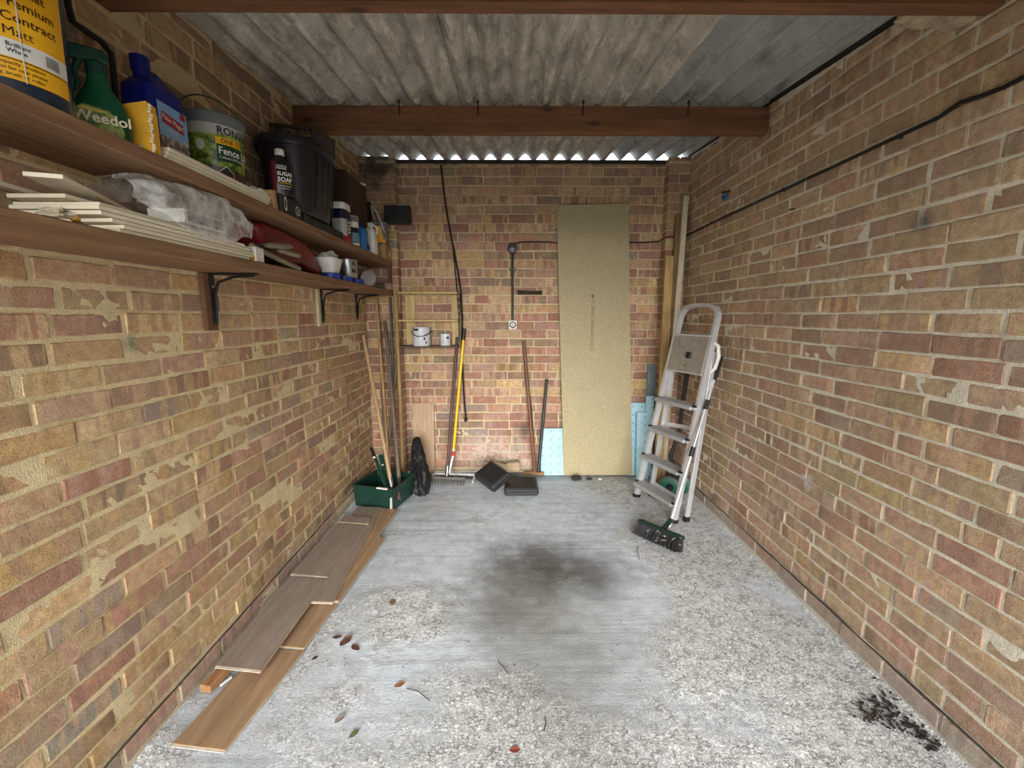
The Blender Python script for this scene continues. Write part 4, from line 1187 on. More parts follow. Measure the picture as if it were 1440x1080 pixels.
m_wt = plain('white_tin_paint', srgb(206, 208, 212), .35, var=.05)
mb = MB(); mb.lathe([(.074, 0), (.076, .004), (.076, .150), (.079, .152), (.079, .158), (.074, .16), (.07, .155), (.001, .155)], c, n=36); mb.build('body', m_wt, t)
mb = MB(); mb.lathe([(.0765, .150), (.0775, .152), (.0775, .156)], c, n=36); mb.build('rim', plain('navy_rim', srgb(36, 42, 60), .4), t)
mb = MB(); mb.tube(arc((c[0], c[1], c[2] + .125), (1, 0, 0), (0, -.86, -.5), .079, 0, 180, 18, .085), .005, 6); mb.build('bail_handle', m_black, t)
patch_round(c, .076, -140, -100, c[2] + .13, c[2] + .147, plain('navy_rim', srgb(36, 42, 60), .4), t)
for an, z, r in ((-62, .062, 12), (-52, .03, 9)): patch_round(c, .076, an - r / 2, an + r / 2, c[2] + z - .01, c[2] + z + .01, ink('dark'), t, 'mark', shape=lambda a, z=z: (c[2] + z - .012 * math.sqrt(max(0, 1 - (2 * a - 1) ** 2)), c[2] + z + .012 * math.sqrt(max(0, 1 - (2 * a - 1) ** 2))))
print_round('MATT', c, .0765, -66, c[2] + .09, .016, 'grey', t, .01)
print_round('white', c, .0765, -118, c[2] + .075, .014, 'grey', t, .005)
c = (-.552, yb - .09, 1.1805)
t = thing('paint_tin', c, 'smaller white paint tin without a handle on the wall rack', 'paint tin')
mb = MB(); mb.lathe([(.044, 0), (.045, .003), (.045, .100), (.047, .102), (.047, .107), (.043, .108), (.04, .104), (.001, .104)], c, n=30); mb.build('body', m_wt, t)
mb = MB(); mb.lathe([(.047, .103), (.047, .107), (.044, .109), (.041, .105)], c, n=30); mb.build('rim', m_steel, t)
patch_round(c, .045, -70, -40, c[2] + .06, c[2] + .078, ink('dark'), t, 'mark')
print_round('GLOSS', c, .0455, -125, c[2] + .03, .011, 'grey', t, .006)

m_rope = plain('dark_rope', srgb(44, 36, 28), .9, bump=.5, bscale=300)
t = thing('hanging_rope', (-.45, 3.82, .47), 'dark rope hanging from the roof edge past the right side of the rack', 'rope')
yr = YB - .03
mb = MB(); mb.tube([P(px, py, Y=yr) for px, py in ((620, 232), (625, 275), (631, 315), (637, 348))], .0075, 8); mb.build('upper_rope', m_rope, t)
mb = MB(); mb.tube([P(px, py, Y=yr) for px, py in ((637, 347), (640, 380), (643, 410), (645, 450), (646, 488))], .005, 8); mb.build('strand', m_rope, t)
mb = MB(); mb.tube([P(px, py, Y=yr - .012) for px, py in ((637, 345), (643, 378), (648, 410), (650, 450), (649, 490), (651, 530), (653, 565), (655, 586))], .008, 8); mb.build('strand', m_rope, t)
mb = lumpmesh(P(655, 590, Y=yr - .012), (.017, .016, .022), 90, .25, 10, 8); mb.build('knot', m_rope, t)

xs = .030
t = thing('wall_switch_run', (xs, YB - .02, 1.33), 'black conduit with a round box above and a white round switch below', 'switch')
mb = MB(); mb.lathe([(.043, 0), (.043, .02), (.036, .033), (.012, .038), (.001, .038)], (xs - .002, YB - .004, 2.005), axis=(0, -1, 0), n=28); mb.build('junction_box', plain('grey_black_box', srgb(58, 58, 58), .35), t)
mb = MB(); mb.lathe([(.008, .036), (.007, .043), (.001, .045)], (xs - .002, YB - .004, 2.005), axis=(0, -1, 0), n=12); mb.build('box_screw', m_steel, t)
mb = MB(); mb.tube([(xs, YB - .016, 1.975), (xs, YB - .016, 1.39)], .0105, 10); mb.build('conduit', m_iron, t)
mb = MB(); mb.box((xs, YB - .018, 1.83), (.062, .014, .018), .003); mb.build('saddle', m_iron, t)
mb = MB(); mb.box((xs + .002, YB - .018, 1.357), (.074, .034, .078), .006); mb.build('switch_plate', m_white, t)
mb = MB(); mb.lathe([(.018, 0), (.029, 0), (.029, .006), (.018, .006), (.018, 0)], (xs + .002, YB - .035, 1.357), axis=(0, -1, 0), n=24); mb.build('dial_ring', m_black, t)
mb = MB(); mb.lathe([(.017, .0), (.017, .009), (.001, .01)], (xs + .002, YB - .035, 1.357), axis=(0, -1, 0), n=20); mb.build('dial', m_white, t)
mb = MB(); mb.box((xs + .002, YB - .0475, 1.357), (.006, .006, .02), .001); mb.build('dolly', m_black, t)

t = thing('electric_cable', (XR - .01, 2.6, 2.09), 'black electric cable running along the right wall and across the end wall', 'cable')
mb = MB(); yc = YB - .012
mb.tube([(.045, yc - .01, 2.045), (.12, yc, 2.060), (.25, yc, 2.062), (.42, yc, 2.052), (.8, yc, 2.055), (1.02, yc, 2.056), (1.20, yc, 2.058), (1.285, yc, 2.066), (1.298, yc - .05, 2.075), (1.30, YB - .118, 2.08), (1.38, YB - .122, 2.088), (1.462, YB - .122, 2.092)], .0055, 8); mb.build('end_wall_length', m_iron, t)
mb = MB(); xc = XR - .012
mb.tube([(1.462, YB - .122, 2.092), (xc, YB - .15, 2.095), (xc, 3.2, 2.101), (xc, 2.6, 2.104), (xc, 2.0, 2.105), (xc, 1.72, 2.108), (xc, 1.60, 2.108), (xc - .003, 1.53, 2.122), (xc, 1.46, 2.112), (xc, 1.40, 2.108), (xc, 1.36, 2.11), (xc + .012, 1.335, 2.115)], .0075, 8); mb.build('side_wall_length', m_iron, t)
for y in (3.3, 2.45, 1.75):
    mb = MB(); mb.box((xc, y, 2.104), (.018, .012, .02), .003); mb.build('cable_clip', m_black, t)

t = thing('iron_bar', (.178, YB - .03, 1.61), 'short dark iron bar fixed to the end wall right of the switch', 'bar')
mb = MB(); mb.tube([(.072, YB - .03, 1.636), (.14, YB - .032, 1.633), (.285, YB - .03, 1.632)], [.019, .016, .016], 10); mb.build('bar', hm, t)
for x in (.088, .27):
    mb = MB(); mb.box((x, YB - .014, 1.634), (.018, .026, .024), .003); mb.build('wall_stub', hm, t)

# tall chipboard panel
k = NT('chipboard'); cc = k.coord(); vo = k.node('ShaderNodeTexVoronoi'); k.link(k.mapping(cc, scale=(1, 1, .6)), vo.inputs['Vector']); vo.inputs['Scale'].default_value = 150
fl = k.noise(cc, 130, 4, .7); bl = k.noise(cc, 4, 4)
colr = k.mix(k.ramp(fl, .3, .7), srgb(158, 146, 112), srgb(196, 184, 150)); colr = k.mix(k.ramp(vo.outputs['Color'], .1, .9, 0, .25), colr, srgb(112, 96, 62))
colr = k.mix(k.ramp(bl, .4, .7, 0, .3), colr, srgb(164, 150, 112)); k.bump(fl, .2, .002); m_chip = k.out(colr, .8)
b0 = P(793, 668.5, Z=.002); b1_ = P(889, 668.5, Y=b0.y); t0 = P(783, 288, Y=YB - .034); t1 = P(884, 284, Y=YB - .034)
yb0 = b0.y; b1_.z = b0.z
t = thing('chipboard_panel', ((b0.x + b1_.x) / 2, yb0, 0), 'tall chipboard panel leaning against the end wall', 'panel')
U = (b1_ - b0).normalized(); W = (b1_ - b0).length; off = (t0 - b0).dot(U); V = (t0 - b0) - U * off; HT = V.length; V.normalize(); Nn = U.cross(V).normalized()
if Nn.y > 0: Nn = -Nn
WT = (t1 - t0).length
mb = MB()
mb.prism([(0, 0), (W, .003), (off + WT, HT + .01), (off + .03, HT - .004), (off + .004, HT - .03), (off, HT - .06)], b0, U, V, -Nn, .018); mb.build('sheet', m_chip, t)
so = P(831, 420, Y=YB - .034); so = so + Nn * (.0008 - (so - b0).dot(Nn))
print_flat('P5 18MM 2400x600 EN312', so, -V, U, .04, 'faint', t, .004)
mb = MB(); nn = vnoise(95); mb.lathe([(.001, 0), (.014, .0003), (.001, .0006)], so + V * .02 + U * .01, axis=Nn, n=12); mb.build('knot_mark', ink('faint'), t)

# pale blue foam boards
k = NT('blue_foam_board'); cc = k.coord(); sp = k.node('ShaderNodeSeparateXYZ'); k.link(cc, sp.inputs[0])
def frac(o, s, off=0.0): return k.math('SUBTRACT', k.math('FRACT', k.math('ADD', k.math('MULTIPLY', o, s), off)), .5)
du = frac(sp.outputs[0], 1 / .078, .2); dv = frac(sp.outputs[2], 1 / .075, .1)
dd = k.math('SQRT', k.math('ADD', k.math('MULTIPLY', du, du), k.math('MULTIPLY', dv, dv)))
colr = k.mix(k.ramp(k.noise(cc, 6, 4), .3, .7), srgb(158, 202, 218), srgb(182, 220, 232))
colr = k.mix(k.ramp(k.noise(k.mapping(cc, scale=(20, 20, 1)), 2, 3), .6, .75, 0, .35), colr, srgb(96, 140, 160))
colr = k.mix(k.ramp(dd, .13, .09), srgb(70, 96, 112), colr) if False else k.mix(k.ramp(dd, .07, .13, .6, 0), colr, srgb(84, 116, 134))
m_foam = k.out(colr, .6)
def leaner(name, x0, x1, h, yfoot, ytop, th, m, lab, cat, group=None, x0t=None, z0=0.0):
    """board standing on the floor and leaning back"""
    a = Vector((x0, yfoot, z0)); U = Vector((1, 0, 0)); V = Vector(((x0t if x0t is not None else x0) - x0, ytop - yfoot, h)); L = V.length; V.normalize()
    N = U.cross(V).normalized()
    if N.y > 0: N = -N
    mb = MB(); mb.prism([(0, 0), (x1 - x0, 0), (x1 - x0, L), (0, L)], a, U, V, -N, th)
    return one(name, mb, m, lab, cat, group)
p1 = P(761, 603, Y=3.80); p2 = P(793, 603, Y=3.80)
leaner('foam_board', p1.x, p2.x + .09, p1.z, 3.772, 3.812, .03, m_foam, 'pale blue dotted foam board sticking out left of the chipboard panel', 'foam board', 'pale blue foam boards')
q = P(889, 567, Y=3.80); q2 = P(912, 567, Y=3.80)
leaner('foam_board', q.x - .01, q2.x - .0, q.z, 3.765, 3.815, .025, m_foam, 'widest pale blue foam board right of the chipboard panel', 'foam board', 'pale blue foam boards')
q = P(896, 580, Y=3.74); q2 = P(912, 580, Y=3.74)
leaner('foam_board', q.x, q2.x, q.z, 3.675, 3.745, .025, m_foam, 'shorter pale blue foam strip in front of the widest one', 'foam board', 'pale blue foam boards')
q = P(911, 558, Y=3.74); q2 = P(922, 558, Y=3.74)
leaner('foam_board', q.x, q2.x, q.z, 3.735, 3.782, .022, m_foam, 'narrow pale blue foam strip nearest the corner timbers', 'foam board', 'pale blue foam boards')
q = P(914, 514, Y=3.745); q2 = P(926, 514, Y=3.745)
leaner('grey_board', q.x + .012, q2.x + .012, q.z, 3.80, 3.846, .016, plain('grey_blue_paint', srgb(112, 130, 132), .6, bump=.2), 'grey blue narrow board behind the foam strips by the right pier', 'board', x0t=q.x + .012)

# corner timbers
wt1 = wood('yellow_pine', srgb(166, 132, 76), srgb(206, 174, 114), axis=2, rough=.65); wt2 = wood('brown_pine', srgb(112, 88, 52), srgb(150, 122, 78), axis=2, rough=.7)
wt3 = wood('whitewashed_pine', srgb(196, 182, 152), srgb(228, 216, 190), axis=2, rough=.65)
def timber(pa, pb, ya, yb_, w, t_, m, lab):
    a = P(*pa, Y=ya); b = P(*pb, Y=yb_); d = (a - b); a2 = b + d * ((b.z - .004) / -d.z) if d.z < 0 else a
    a2.z = max(a2.z, .006)
    mb = MB(); mb.bar(a2, b, w, t_, up=(0, -1, 0), bev=.002)
    return one('timber_length', mb, m, lab, 'timber', 'timbers in the right back corner')
timber((929, 600), (941, 360), 3.60, 3.688, .068, .03, wt1, 'broad yellow pine length, leftmost of the corner timbers')
timber((938, 600), (954, 302), 3.66, 3.730, .048, .03, wt2, 'darker brown pine length between the other two corner timbers')
timber((941, 560), (965, 276), 3.62, 3.70, .042, .03, wt3, 'tall whitewashed timber length nearest the right wall')

# oak board, rake, scraper and poles on the end wall
woak = wood('oak_laminate', srgb(164, 132, 100), srgb(200, 168, 136), axis=2, rough=.5, scale=2.6); woak_y = wood('oak_laminate_plank', srgb(148, 118, 90), srgb(186, 156, 124), axis=1, rough=.5, scale=2.6)
leaner('oak_board', -.876, -.683, .655, 3.80, 3.848, .010, woak, 'upright oak laminate board leaning on the end wall behind the black bag', 'board')
wrk = wood('dark_handle_wood', srgb(70, 46, 42), srgb(112, 80, 72), axis=2, rough=.55)
hb = Vector((-.545, 3.62, .055)); ht = P(643, 474, Y=YB - .04)
t = thing('garden_rake', (hb.x, hb.y, 0), 'garden rake with a brown handle and toothed head on the floor', 'rake')
mb = MB(); mb.tube([hb, hb.lerp(ht, .5), ht], .0135, 10); mb.build('handle', wrk, t)
mb = MB(); dh = (ht - hb).normalized(); mb.tube([hb - dh * .03, hb + dh * .09], .017, 10); mb.build('socket', m_steel, t)
m_rk = plain('weathered_rake_steel', srgb(112, 108, 102), .55, .5, var=.3)
mb = MB(); mb.bar((-.705, 3.60, .048), (-.375, 3.565, .048), .022, .026, bev=.003); mb.build('head_bar', m_rk, t)
for sx in (-1, 1):
    mb = MB(); mb.tube([hb - dh * .02, hb + Vector((sx * .07, -.02, .004)), Vector((-.54 + sx * .13, 3.585 - sx * .012, .052))], .006, 6); mb.build('bracing_arm', m_rk, t)
for i in range(12):
    x = -.692 + i * .0275; yy = 3.598 - i * .0029
    mb = MB(); mb.tube([(x, yy, .046), (x, yy - .03, .03), (x + .002, yy - .052, .004)], [.009, .0075, .0035], 6); mb.build('tooth', m_rk, t)
hb = P(637, 641, Y=3.72); ht = P(653, 462, Y=YB - .035)
t = thing('floor_scraper', (hb.x, hb.y, 0), 'yellow handled squeegee with a wide metal head on the floor', 'squeegee')
dv = (ht - hb).normalized(); foot = Vector((hb.x - .035, 3.665, .052))
mb = MB(); mb.tube([hb, ht - dv * .09], .0125, 12); mb.build('handle', plain('yellow_paint', srgb(238, 196, 24), .35, var=.05), t)
mb = MB(); mb.tube([ht - dv * .10, ht], .0155, 12); mb.build('grip', m_black, t)
mb = MB(); mb.tube([hb + dv * .0, hb + dv * .045], .0132, 12); mb.build('red_sticker', plain('red_sticker', srgb(200, 52, 40), .4), t)
mb = MB(); mb.tube([hb + dv * .045, hb + dv * .06], .0131, 12); mb.build('white_sticker', m_white, t)
mb = MB(); mb.tube([hb, foot.lerp(hb, .5), foot], [.0135, .015, .017], 12); mb.build('socket', m_alu, t)
mb = MB(); mb.bar((-.66, 3.675, .055), (-.30, 3.66, .05), .022, .018, bev=.003); mb.build('head_bar', plain('pale_worn_steel', srgb(206, 206, 204), .4, .4), t)
mb = MB(); mb.bar((-.30, 3.66, .05), (-.315, 3.55, .02), .018, .016, bev=.003); mb.build('side_arm', plain('pale_worn_steel', srgb(206, 206, 204), .4, .4), t)
mb = MB(); mb.bar((-.66, 3.675, .055), (-.70, 3.60, .03), .018, .016, bev=.003); mb.build('side_arm', plain('pale_worn_steel', srgb(206, 206, 204), .4, .4), t)
mb = MB(); mb.bar((-.65, 3.69, .028), (-.30, 3.675, .024), .006, .045, bev=.002); mb.build('rubber_blade', m_black, t)

wbr = wood('reddish_handle_wood', srgb(92, 56, 36), srgb(136, 90, 62), axis=2, rough=.5)
a = P(752, 664, Y=3.76); a.z = max(a.z, .02); b = P(736.5, 479, Y=YB - .03)
mb = MB(); mb.tube([a, a.lerp(b, .5), b], .0155, 12)
one('brown_pole', mb, wbr, 'reddish brown wooden pole leaning on the end wall beside the dark pole', 'pole')
a = P(757, 664, Y=3.72); a.z = max(a.z, .02); b = P(769, 533, Y=YB - .03)
mb = MB(); mb.tube([a, a.lerp(b, .5), b], [.0145, .0135, .0135], 12)
one('dark_pole', mb, plain('dark_green_pole', srgb(38, 42, 40), .45), 'dark green metal pole crossing the foot of the brown pole', 'pole')
mb = MB(); a = P(746, 575, Y=YB - .02); b = P(740, 531, Y=YB - .02); mb.tube([b, a, P(751, 650, Y=3.845)], .0135, 10)
one('short_dark_pole', mb, plain('dark_brown_pole', srgb(52, 40, 34), .5), 'short dark brown pole half hidden behind the reddish brown pole', 'pole')
# hammer-like tool and split logs by the black cases
t = thing('old_mallet', (-.02, 3.74, 0), 'old wooden mallet lying against the end wall behind the black cases', 'mallet')
m_ash = wood('pale_old_wood', srgb(150, 126, 98), srgb(198, 178, 148), axis=0, rough=.8, bump=.5)
mb = MB(); mb.tube([(-.235, 3.72, .135), (-.14, 3.735, .13), (-.05, 3.75, .095), (-.02, 3.755, .06)], [.016, .019, .024, .024], 10); mb.build('handle', m_ash, t)
mb = MB(); mb.box((.035, 3.775, .082), (.13, .085, .095), .012, Matrix.Rotation(math.radians(-6), 3, 'Y')); mb.build('head', m_ash, t)
one('split_log', MB().tube([(.13, 3.76, .028), (.2, 3.755, .030), (.315, 3.745, .026)], [.018, .022, .016], 10), wood('brown_split_wood', srgb(118, 84, 52), srgb(168, 132, 92), axis=0), 'short brown stick of wood at the foot of the two poles', 'stick')
one('brick_lump', lumpmesh((-.19, 3.80, .09), (.055, .05, .06), 33, .3, 14, 10, zmin=.001), plain('pale_stone', srgb(176, 160, 140), .95, bump=.8), 'pale stone lump against the end wall left of the mallet', 'stone')
# black cases
m_case = plain('matt_black_case', srgb(40, 41, 44), .5, var=.2)
t = thing('black_case', (.10, 3.42, 0), 'flat black carrying case lying square on the floor before the poles', 'case')
mb = MB(); mb.box((.098, 3.43, .037), (.275, .26, .066), .012); mb.build('shell', m_case, t)
mb = MB(); mb.box((.098, 3.43, .0715), (.235, .22, .006), .003); mb.build('lid_panel', plain('worn_black_lid', srgb(30, 29, 30), .55, var=.35), t)
mb = MB(); mb.box((.098, 3.297, .036), (.27, .008, .012), .003); mb.build('front_rib', m_case, t)
mb = MB(); mb.box((.205, 3.50, .077), (.03, .03, .01), .003); mb.build('catch', m_black, t)
R1 = Matrix.Rotation(math.radians(38), 3, 'Z') @ Matrix.Rotation(math.radians(-24), 3, 'Y') @ Matrix.Rotation(math.radians(14), 3, 'X')
cc = Vector((-.14, 3.45, .116))
t = thing('black_case', (-.13, 3.47, 0), 'second black carrying case tipped up against the flat one', 'case')
def rb(mb, c, s, bv): mb.box(cc + R1 @ Vector(c), s, bv, R1); return mb
rb(MB(), (0, 0, 0), (.20, .25, .075), .014).build('shell', m_case, t)
rb(MB(), (0, 0, .038), (.16, .21, .006), .003).build('lid_panel', plain('worn_black_lid', srgb(30, 29, 30), .55, var=.35), t)
rb(MB(), (0, -.126, 0), (.19, .008, .012), .003).build('front_rib', m_case, t)
rb(MB(), (.085, .11, .02), (.03, .03, .03), .004).build('brown_catch', plain('reddish_brown_plastic', srgb(96, 58, 48), .5), t)
# rubbish at the foot of the panel
for i, (px, py, r, lab) in enumerate(((806, 664, .045, 'dark clod of dirt at the left foot of the chipboard panel'), (826, 669, .025, 'small dark clod of dirt under the middle of the chipboard panel'), (842, 671, .016, 'small pale crumb of concrete before the chipboard panel'))):
    p = P(px, py, Z=.004)
    p.y = min(p.y, 3.66)
    one('dirt_clod', lumpmesh((p.x, p.y, r * .4), (r, r * .7, r * .5), 40 + i, .5, 12, 8, zmin=-.002), plain('dark_dirt', srgb(54, 48, 46), .95, bump=.6) if i < 2 else m_whitecard, lab, 'dirt', 'dirt by the panel')

# ------------------------------------------------------------------ left back corner: crate, garden tools, black bag
m_cr = plain('green_crate_plastic', srgb(22, 56, 46), .42, var=.15)
cA, cB, cC, cD = Vector((-1.165, 3.115, 0)), Vector((-.857, 3.025, 0)), Vector((-.775, 3.33, 0)), Vector((-1.08, 3.42, 0))
t = thing('green_crate', ((cA + cC) / 2), 'dark green plastic crate full of garden tools by the left wall', 'crate')
def wallq(p, q, z0, z1, th, mb, out=.012):
    n = Vector((q.y - p.y, p.x - q.x, 0)).normalized(); zz = Vector((0, 0, 1))
    a, b = p - n * 0, q - n * 0; a2, b2 = p + n * out, q + n * out
    vs = [a + zz * z0, b + zz * z0, b2 + zz * z1, a2 + zz * z1]; vi = [v - n * th for v in vs]
    mb.add(vs + vi, [(0, 1, 2, 3), (7, 6, 5, 4), (0, 4, 5, 1), (1, 5, 6, 2), (2, 6, 7, 3), (3, 7, 4, 0)])
for p, q in ((cA, cB), (cB, cC), (cC, cD), (cD, cA)):
    mb = MB(); wallq(p, q, .014, .18, .007, mb); mb.build('side', m_cr, t)
mb = MB(); mb.add([p + Vector((0, 0, z)) for z in (.014, .022) for p in (cA, cB, cC, cD)], [(3, 2, 1, 0), (4, 5, 6, 7), (0, 1, 5, 4), (1, 2, 6, 5), (2, 3, 7, 6), (3, 0, 4, 7)]); mb.build('base', m_cr, t)
ctr = (cA + cC) / 2
mb = MB(); rimp = [p + (p - ctr).normalized() * .016 + Vector((0, 0, .18)) for p in (cA, cB, cC, cD)]
for i in range(4): mb.bar(rimp[i], rimp[(i + 1) % 4], .018, .012, bev=.003)
mb.build('rim', m_cr, t)
for i, (a, b) in enumerate(((.62, .88), (.9, .99))):
    p, q = rimp[0], rimp[1]
    if i == 0: mb = MB(); mb.bar(p.lerp(q, a) + Vector((0, -.004, .004)), p.lerp(q, b) + Vector((0, -.004, .004)), .016, .010)
    else: mb = MB(); z = Vector((0, 0, -.03)); mb.bar(cB + Vector((-.012, -.010, .03)), cB + Vector((-.008, -.012, .12)), .022, .003)
    mb.build('white_paint_mark', m_white, t)
wsh = wood('ash_handle', srgb(156, 124, 88), srgb(200, 170, 128), axis=2, rough=.55); wgr = wood('grey_old_handle', srgb(86, 74, 62), srgb(126, 110, 94), axis=2, rough=.75)
wyl = wood('yellowish_pole_wood', srgb(140, 108, 62), srgb(178, 146, 96), axis=2, rough=.6)
def pole(name, foot, top, r, m, lab, cat='pole', extra=None):
    t = thing(name, (foot[0], foot[1], max(0, foot[2])), lab, cat, 'garden tools in the left corner')
    f, tp = Vector(foot), Vector(top)
    mb = MB(); mb.tube([f, f.lerp(tp, .5) + Vector((.004, 0, 0)), tp], [r * 1.05, r, r * .95], 10); mb.build('handle', m, t)
    if extra: extra(t, f, (tp - f).normalized())
    return t
def shovel(t, f, d):
    mb = MB(); mb.tube([f - d * .0, f + d * .07], .019, 10); mb.build('socket', m_steel, t)
    mb = MB(); mb.tube([f, f - d * .05 + Vector((.03, -.01, 0)), f - d * .075 + Vector((.05, -.01, 0))], .004, 6); mb.tube([f, f - d * .05 + Vector((-.02, -.01, 0))], .004, 6); mb.build('prongs', m_steel, t)
    mb = MB(); mb.grid(lambda a, b: f - d * (.03 + .06 * b) + Vector(((a - .5) * .12, -.03 + .03 * math.cos((a - .5) * 3), 0)), 6, 4); mb.build('blade', plain('rusty_blade', srgb(112, 82, 66), .7, .3, var=.3), t)
fx = P(551, 690, Y=3.12)
pole('long_handled_tool', (fx.x, fx.y, .16), P(511, 472, X=XL + .03), .0145, wsh, 'pale ash tool handle leaning left over the green crate', 'tool', shovel)
fx = P(562, 684, Y=3.2)
pole('long_handled_tool', (fx.x, fx.y, .14), P(541, 452, Y=3.74), .015, wgr, 'grey wooden tool handle standing in the middle of the green crate', 'tool', lambda t, f, d: (MB().tube([f - d * .04, f + d * .06], .019, 10).build('socket', hm, t)))
pole('wooden_pole', (P(546, 640, Y=3.48).x, 3.48, .03), P(529, 420, Y=3.70), .013, wyl, 'yellowish wooden pole rising under the shelf end, left of the grey handle')
pole('wooden_pole', (P(566, 655, Y=3.60).x, 3.60, .01), P(556, 413, Y=3.72), .017, wyl, 'stout brown wooden pole nearest the wall rack')
pole('wooden_pole', (P(538, 640, Y=3.50).x, 3.50, .03), P(561, 482, Y=3.72), .0135, wgr, 'grey pole crossing the others towards the wall rack')
pole('green_pole', (P(556, 640, Y=3.56).x, 3.56, .02), P(548.5, 418, Y=3.735), .011, plain('mossy_pole', srgb(70, 76, 66), .6), 'grey green pole standing straight beside the corner pier')
pole('wooden_pole', (P(540, 650, Y=3.44).x, 3.44, .03), P(535, 470, Y=3.70), .012, wgr, 'thin grey pole just behind the leaning ash handle')
# shears and a folded umbrella in the crate
t = thing('garden_shears', (-1.02, 3.2, .023), 'dark green shears with black grips in the green crate', 'shears')
a = P(522, 630, Y=3.36); b = P(546, 692, Y=3.10)
mb = MB(); mb.tube([a.lerp(b, .22), b], .016, 8, flat=.6); mb.build('blade', m_green, t)
mb = MB(); mb.tube([a, a.lerp(b, .2)], .013, 10); mb.build('grip', m_black, t)
mb = MB(); mb.lathe([(.012, 0), (.012, .006), (.001, .008)], a.lerp(b, .22) + Vector((0, -.012, 0)), axis=(.3, -1, 0), n=12); mb.lathe([(.012, 0), (.012, .006), (.001, .008)], b + Vector((0, -.014, .012)), axis=(.3, -1, 0), n=12); mb.build('pivot', m_steel, t)
t = thing('garden_shears', (-.95, 3.25, .023), 'second dark green hand tool behind the shears in the crate', 'shears')
a = P(535, 640, Y=3.38); b = P(548, 686, Y=3.22)
mb = MB(); mb.tube([a, b], .02, 8, flat=.6); mb.build('blade', m_green, t)
mb = MB(); mb.lathe([(.010, 0), (.010, .006), (.001, .008)], a.lerp(b, .3) + Vector((0, -.014, 0)), axis=(.3, -1, 0), n=12); mb.build('pivot', m_steel, t)
nn = vnoise(123)
mb = MB()
def bag2(a, b):
    th = 2 * PI * a; z = b * .42
    r = (.055 + .022 * math.sin(b * 3.2)) * (1 - .55 * b ** 2) * (1 if b < .98 else .3)
    w = 1 + nn(math.cos(th) * 2, math.sin(th) * 2, b * 5) * .45 + nn(math.cos(th) * 6, math.sin(th) * 6, b * 11) * .13
    return (-.715 - .075 * b + math.cos(th) * r * w, 3.40 + .16 * b + math.sin(th) * r * w * 1.5, max(.003, z + nn(th, b * 3) * .012))
mb.grid(bag2, 44, 34, False)
one('black_sack', mb, plain('black_sack_film', srgb(18, 18, 22), .62), 'limp black plastic sack slumped beside the green crate', 'sack')

# ------------------------------------------------------------------ flooring planks along the left wall
wgl = plain('grey_laminate', srgb(134, 124, 116), .42, var=.07, scale=9)
k = NT('grey_plank'); cc = k.coord(); v_ = k.mapping(cc, scale=(10, 1, 10)); f = k.noise(v_, 4, 5, .6); du_ = k.noise(k.coord(), 14, 6, .7)
colr = k.mix(k.ramp(f, .3, .7), srgb(136, 124, 114), srgb(158, 146, 136)); colr = k.mix(k.ramp(du_, .55, .75, 0, .4), colr, srgb(176, 168, 160)); m_gp = k.out(colr, .42)
m_edge = plain('fibreboard_edge', srgb(188, 164, 130), .8)
m_groove = plain('white_groove', srgb(206, 200, 190), .6)
def plank(pts, z, th, m, lab, lip=True):
    """four floor corners in order near-left, near-right, far-right, far-left"""
    ps = [Vector((p[0], p[1], z)) for p in pts]
    c0 = sum(ps, Vector()) / 4
    t = thing('laminate_plank', c0, lab, 'plank', 'laminate flooring planks by the left wall')
    mb = MB(); zt = Vector((0, 0, th * .75)); zf = Vector((0, 0, th))
    mb.add([p for p in ps] + [p + zt for p in ps], [(3, 2, 1, 0), (4, 5, 6, 7), (0, 1, 5, 4), (1, 2, 6, 5), (2, 3, 7, 6), (3, 0, 4, 7)]); mb.build('core', m_edge, t)
    ins = [p + (c0 - p).normalized() * .0015 for p in ps]
    mb = MB(); mb.add([p + zt for p in ins] + [p + zf for p in ins], [(3, 2, 1, 0), (4, 5, 6, 7), (0, 1, 5, 4), (1, 2, 6, 5), (2, 3, 7, 6), (3, 0, 4, 7)]); mb.build('face', m, t)
    if lip:
        U = (ps[1] - ps[0]).normalized(); V = (ps[3] - ps[0]).normalized()
        mb = MB(); q = [ps[0] - V * .006, ps[1] - V * .006, ps[1], ps[0]]; mb.add([p + Vector((0, 0, th * .25)) for p in q] + [p + Vector((0, 0, th * .6)) for p in q], [(3, 2, 1, 0), (4, 5, 6, 7), (0, 1, 5, 4), (1, 2, 6, 5), (3, 0, 4, 7)]); mb.build('tongue', m_groove, t)
    return t
plank([(-1.135, 1.262), (-.943, 1.238), (-.886, 1.672), (-1.078, 1.690)], .004, .009, woak_y, 'oak laminate plank nearest the camera, bare end towards the left')
plank([(-1.085, 1.705), (-.889, 1.682), (-.852, 2.10), (-1.04, 2.12)], .006, .009, woak_y, 'oak laminate plank second from the camera, under the grey ones')
plank([(-1.03, 2.0), (-.855, 1.985), (-.80, 2.62), (-.985, 2.64)], .015, .009, woak_y, 'oak laminate plank third from the camera, showing as a sliver at the right')
plank([(-1.05, 2.10), (-.885, 2.09), (-.815, 3.01), (-1.0, 3.03)], .025, .009, woak_y, 'oak laminate plank running up to the green crate')
plank([(-1.055, 1.955), (-.868, 1.945), (-.935, 3.02), (-1.12, 3.03)], .036, .009, m_gp, 'grey laminate plank lower in the stack, half under the other grey ones')
gz = .047
def Pz(px, py): p = P(px, py, Z=gz + .009); return (p.x, p.y)
plank([Pz(303, 936), Pz(367, 943), Pz(460, 814), Pz(408, 810)], gz, .009, m_gp, 'grey laminate plank on top of the stack, nearest the camera')
plank([Pz(409, 807), Pz(461, 811), Pz(515, 738), Pz(474, 735)], gz, .009, m_gp, 'grey laminate plank on top of the stack, behind the nearest grey one')
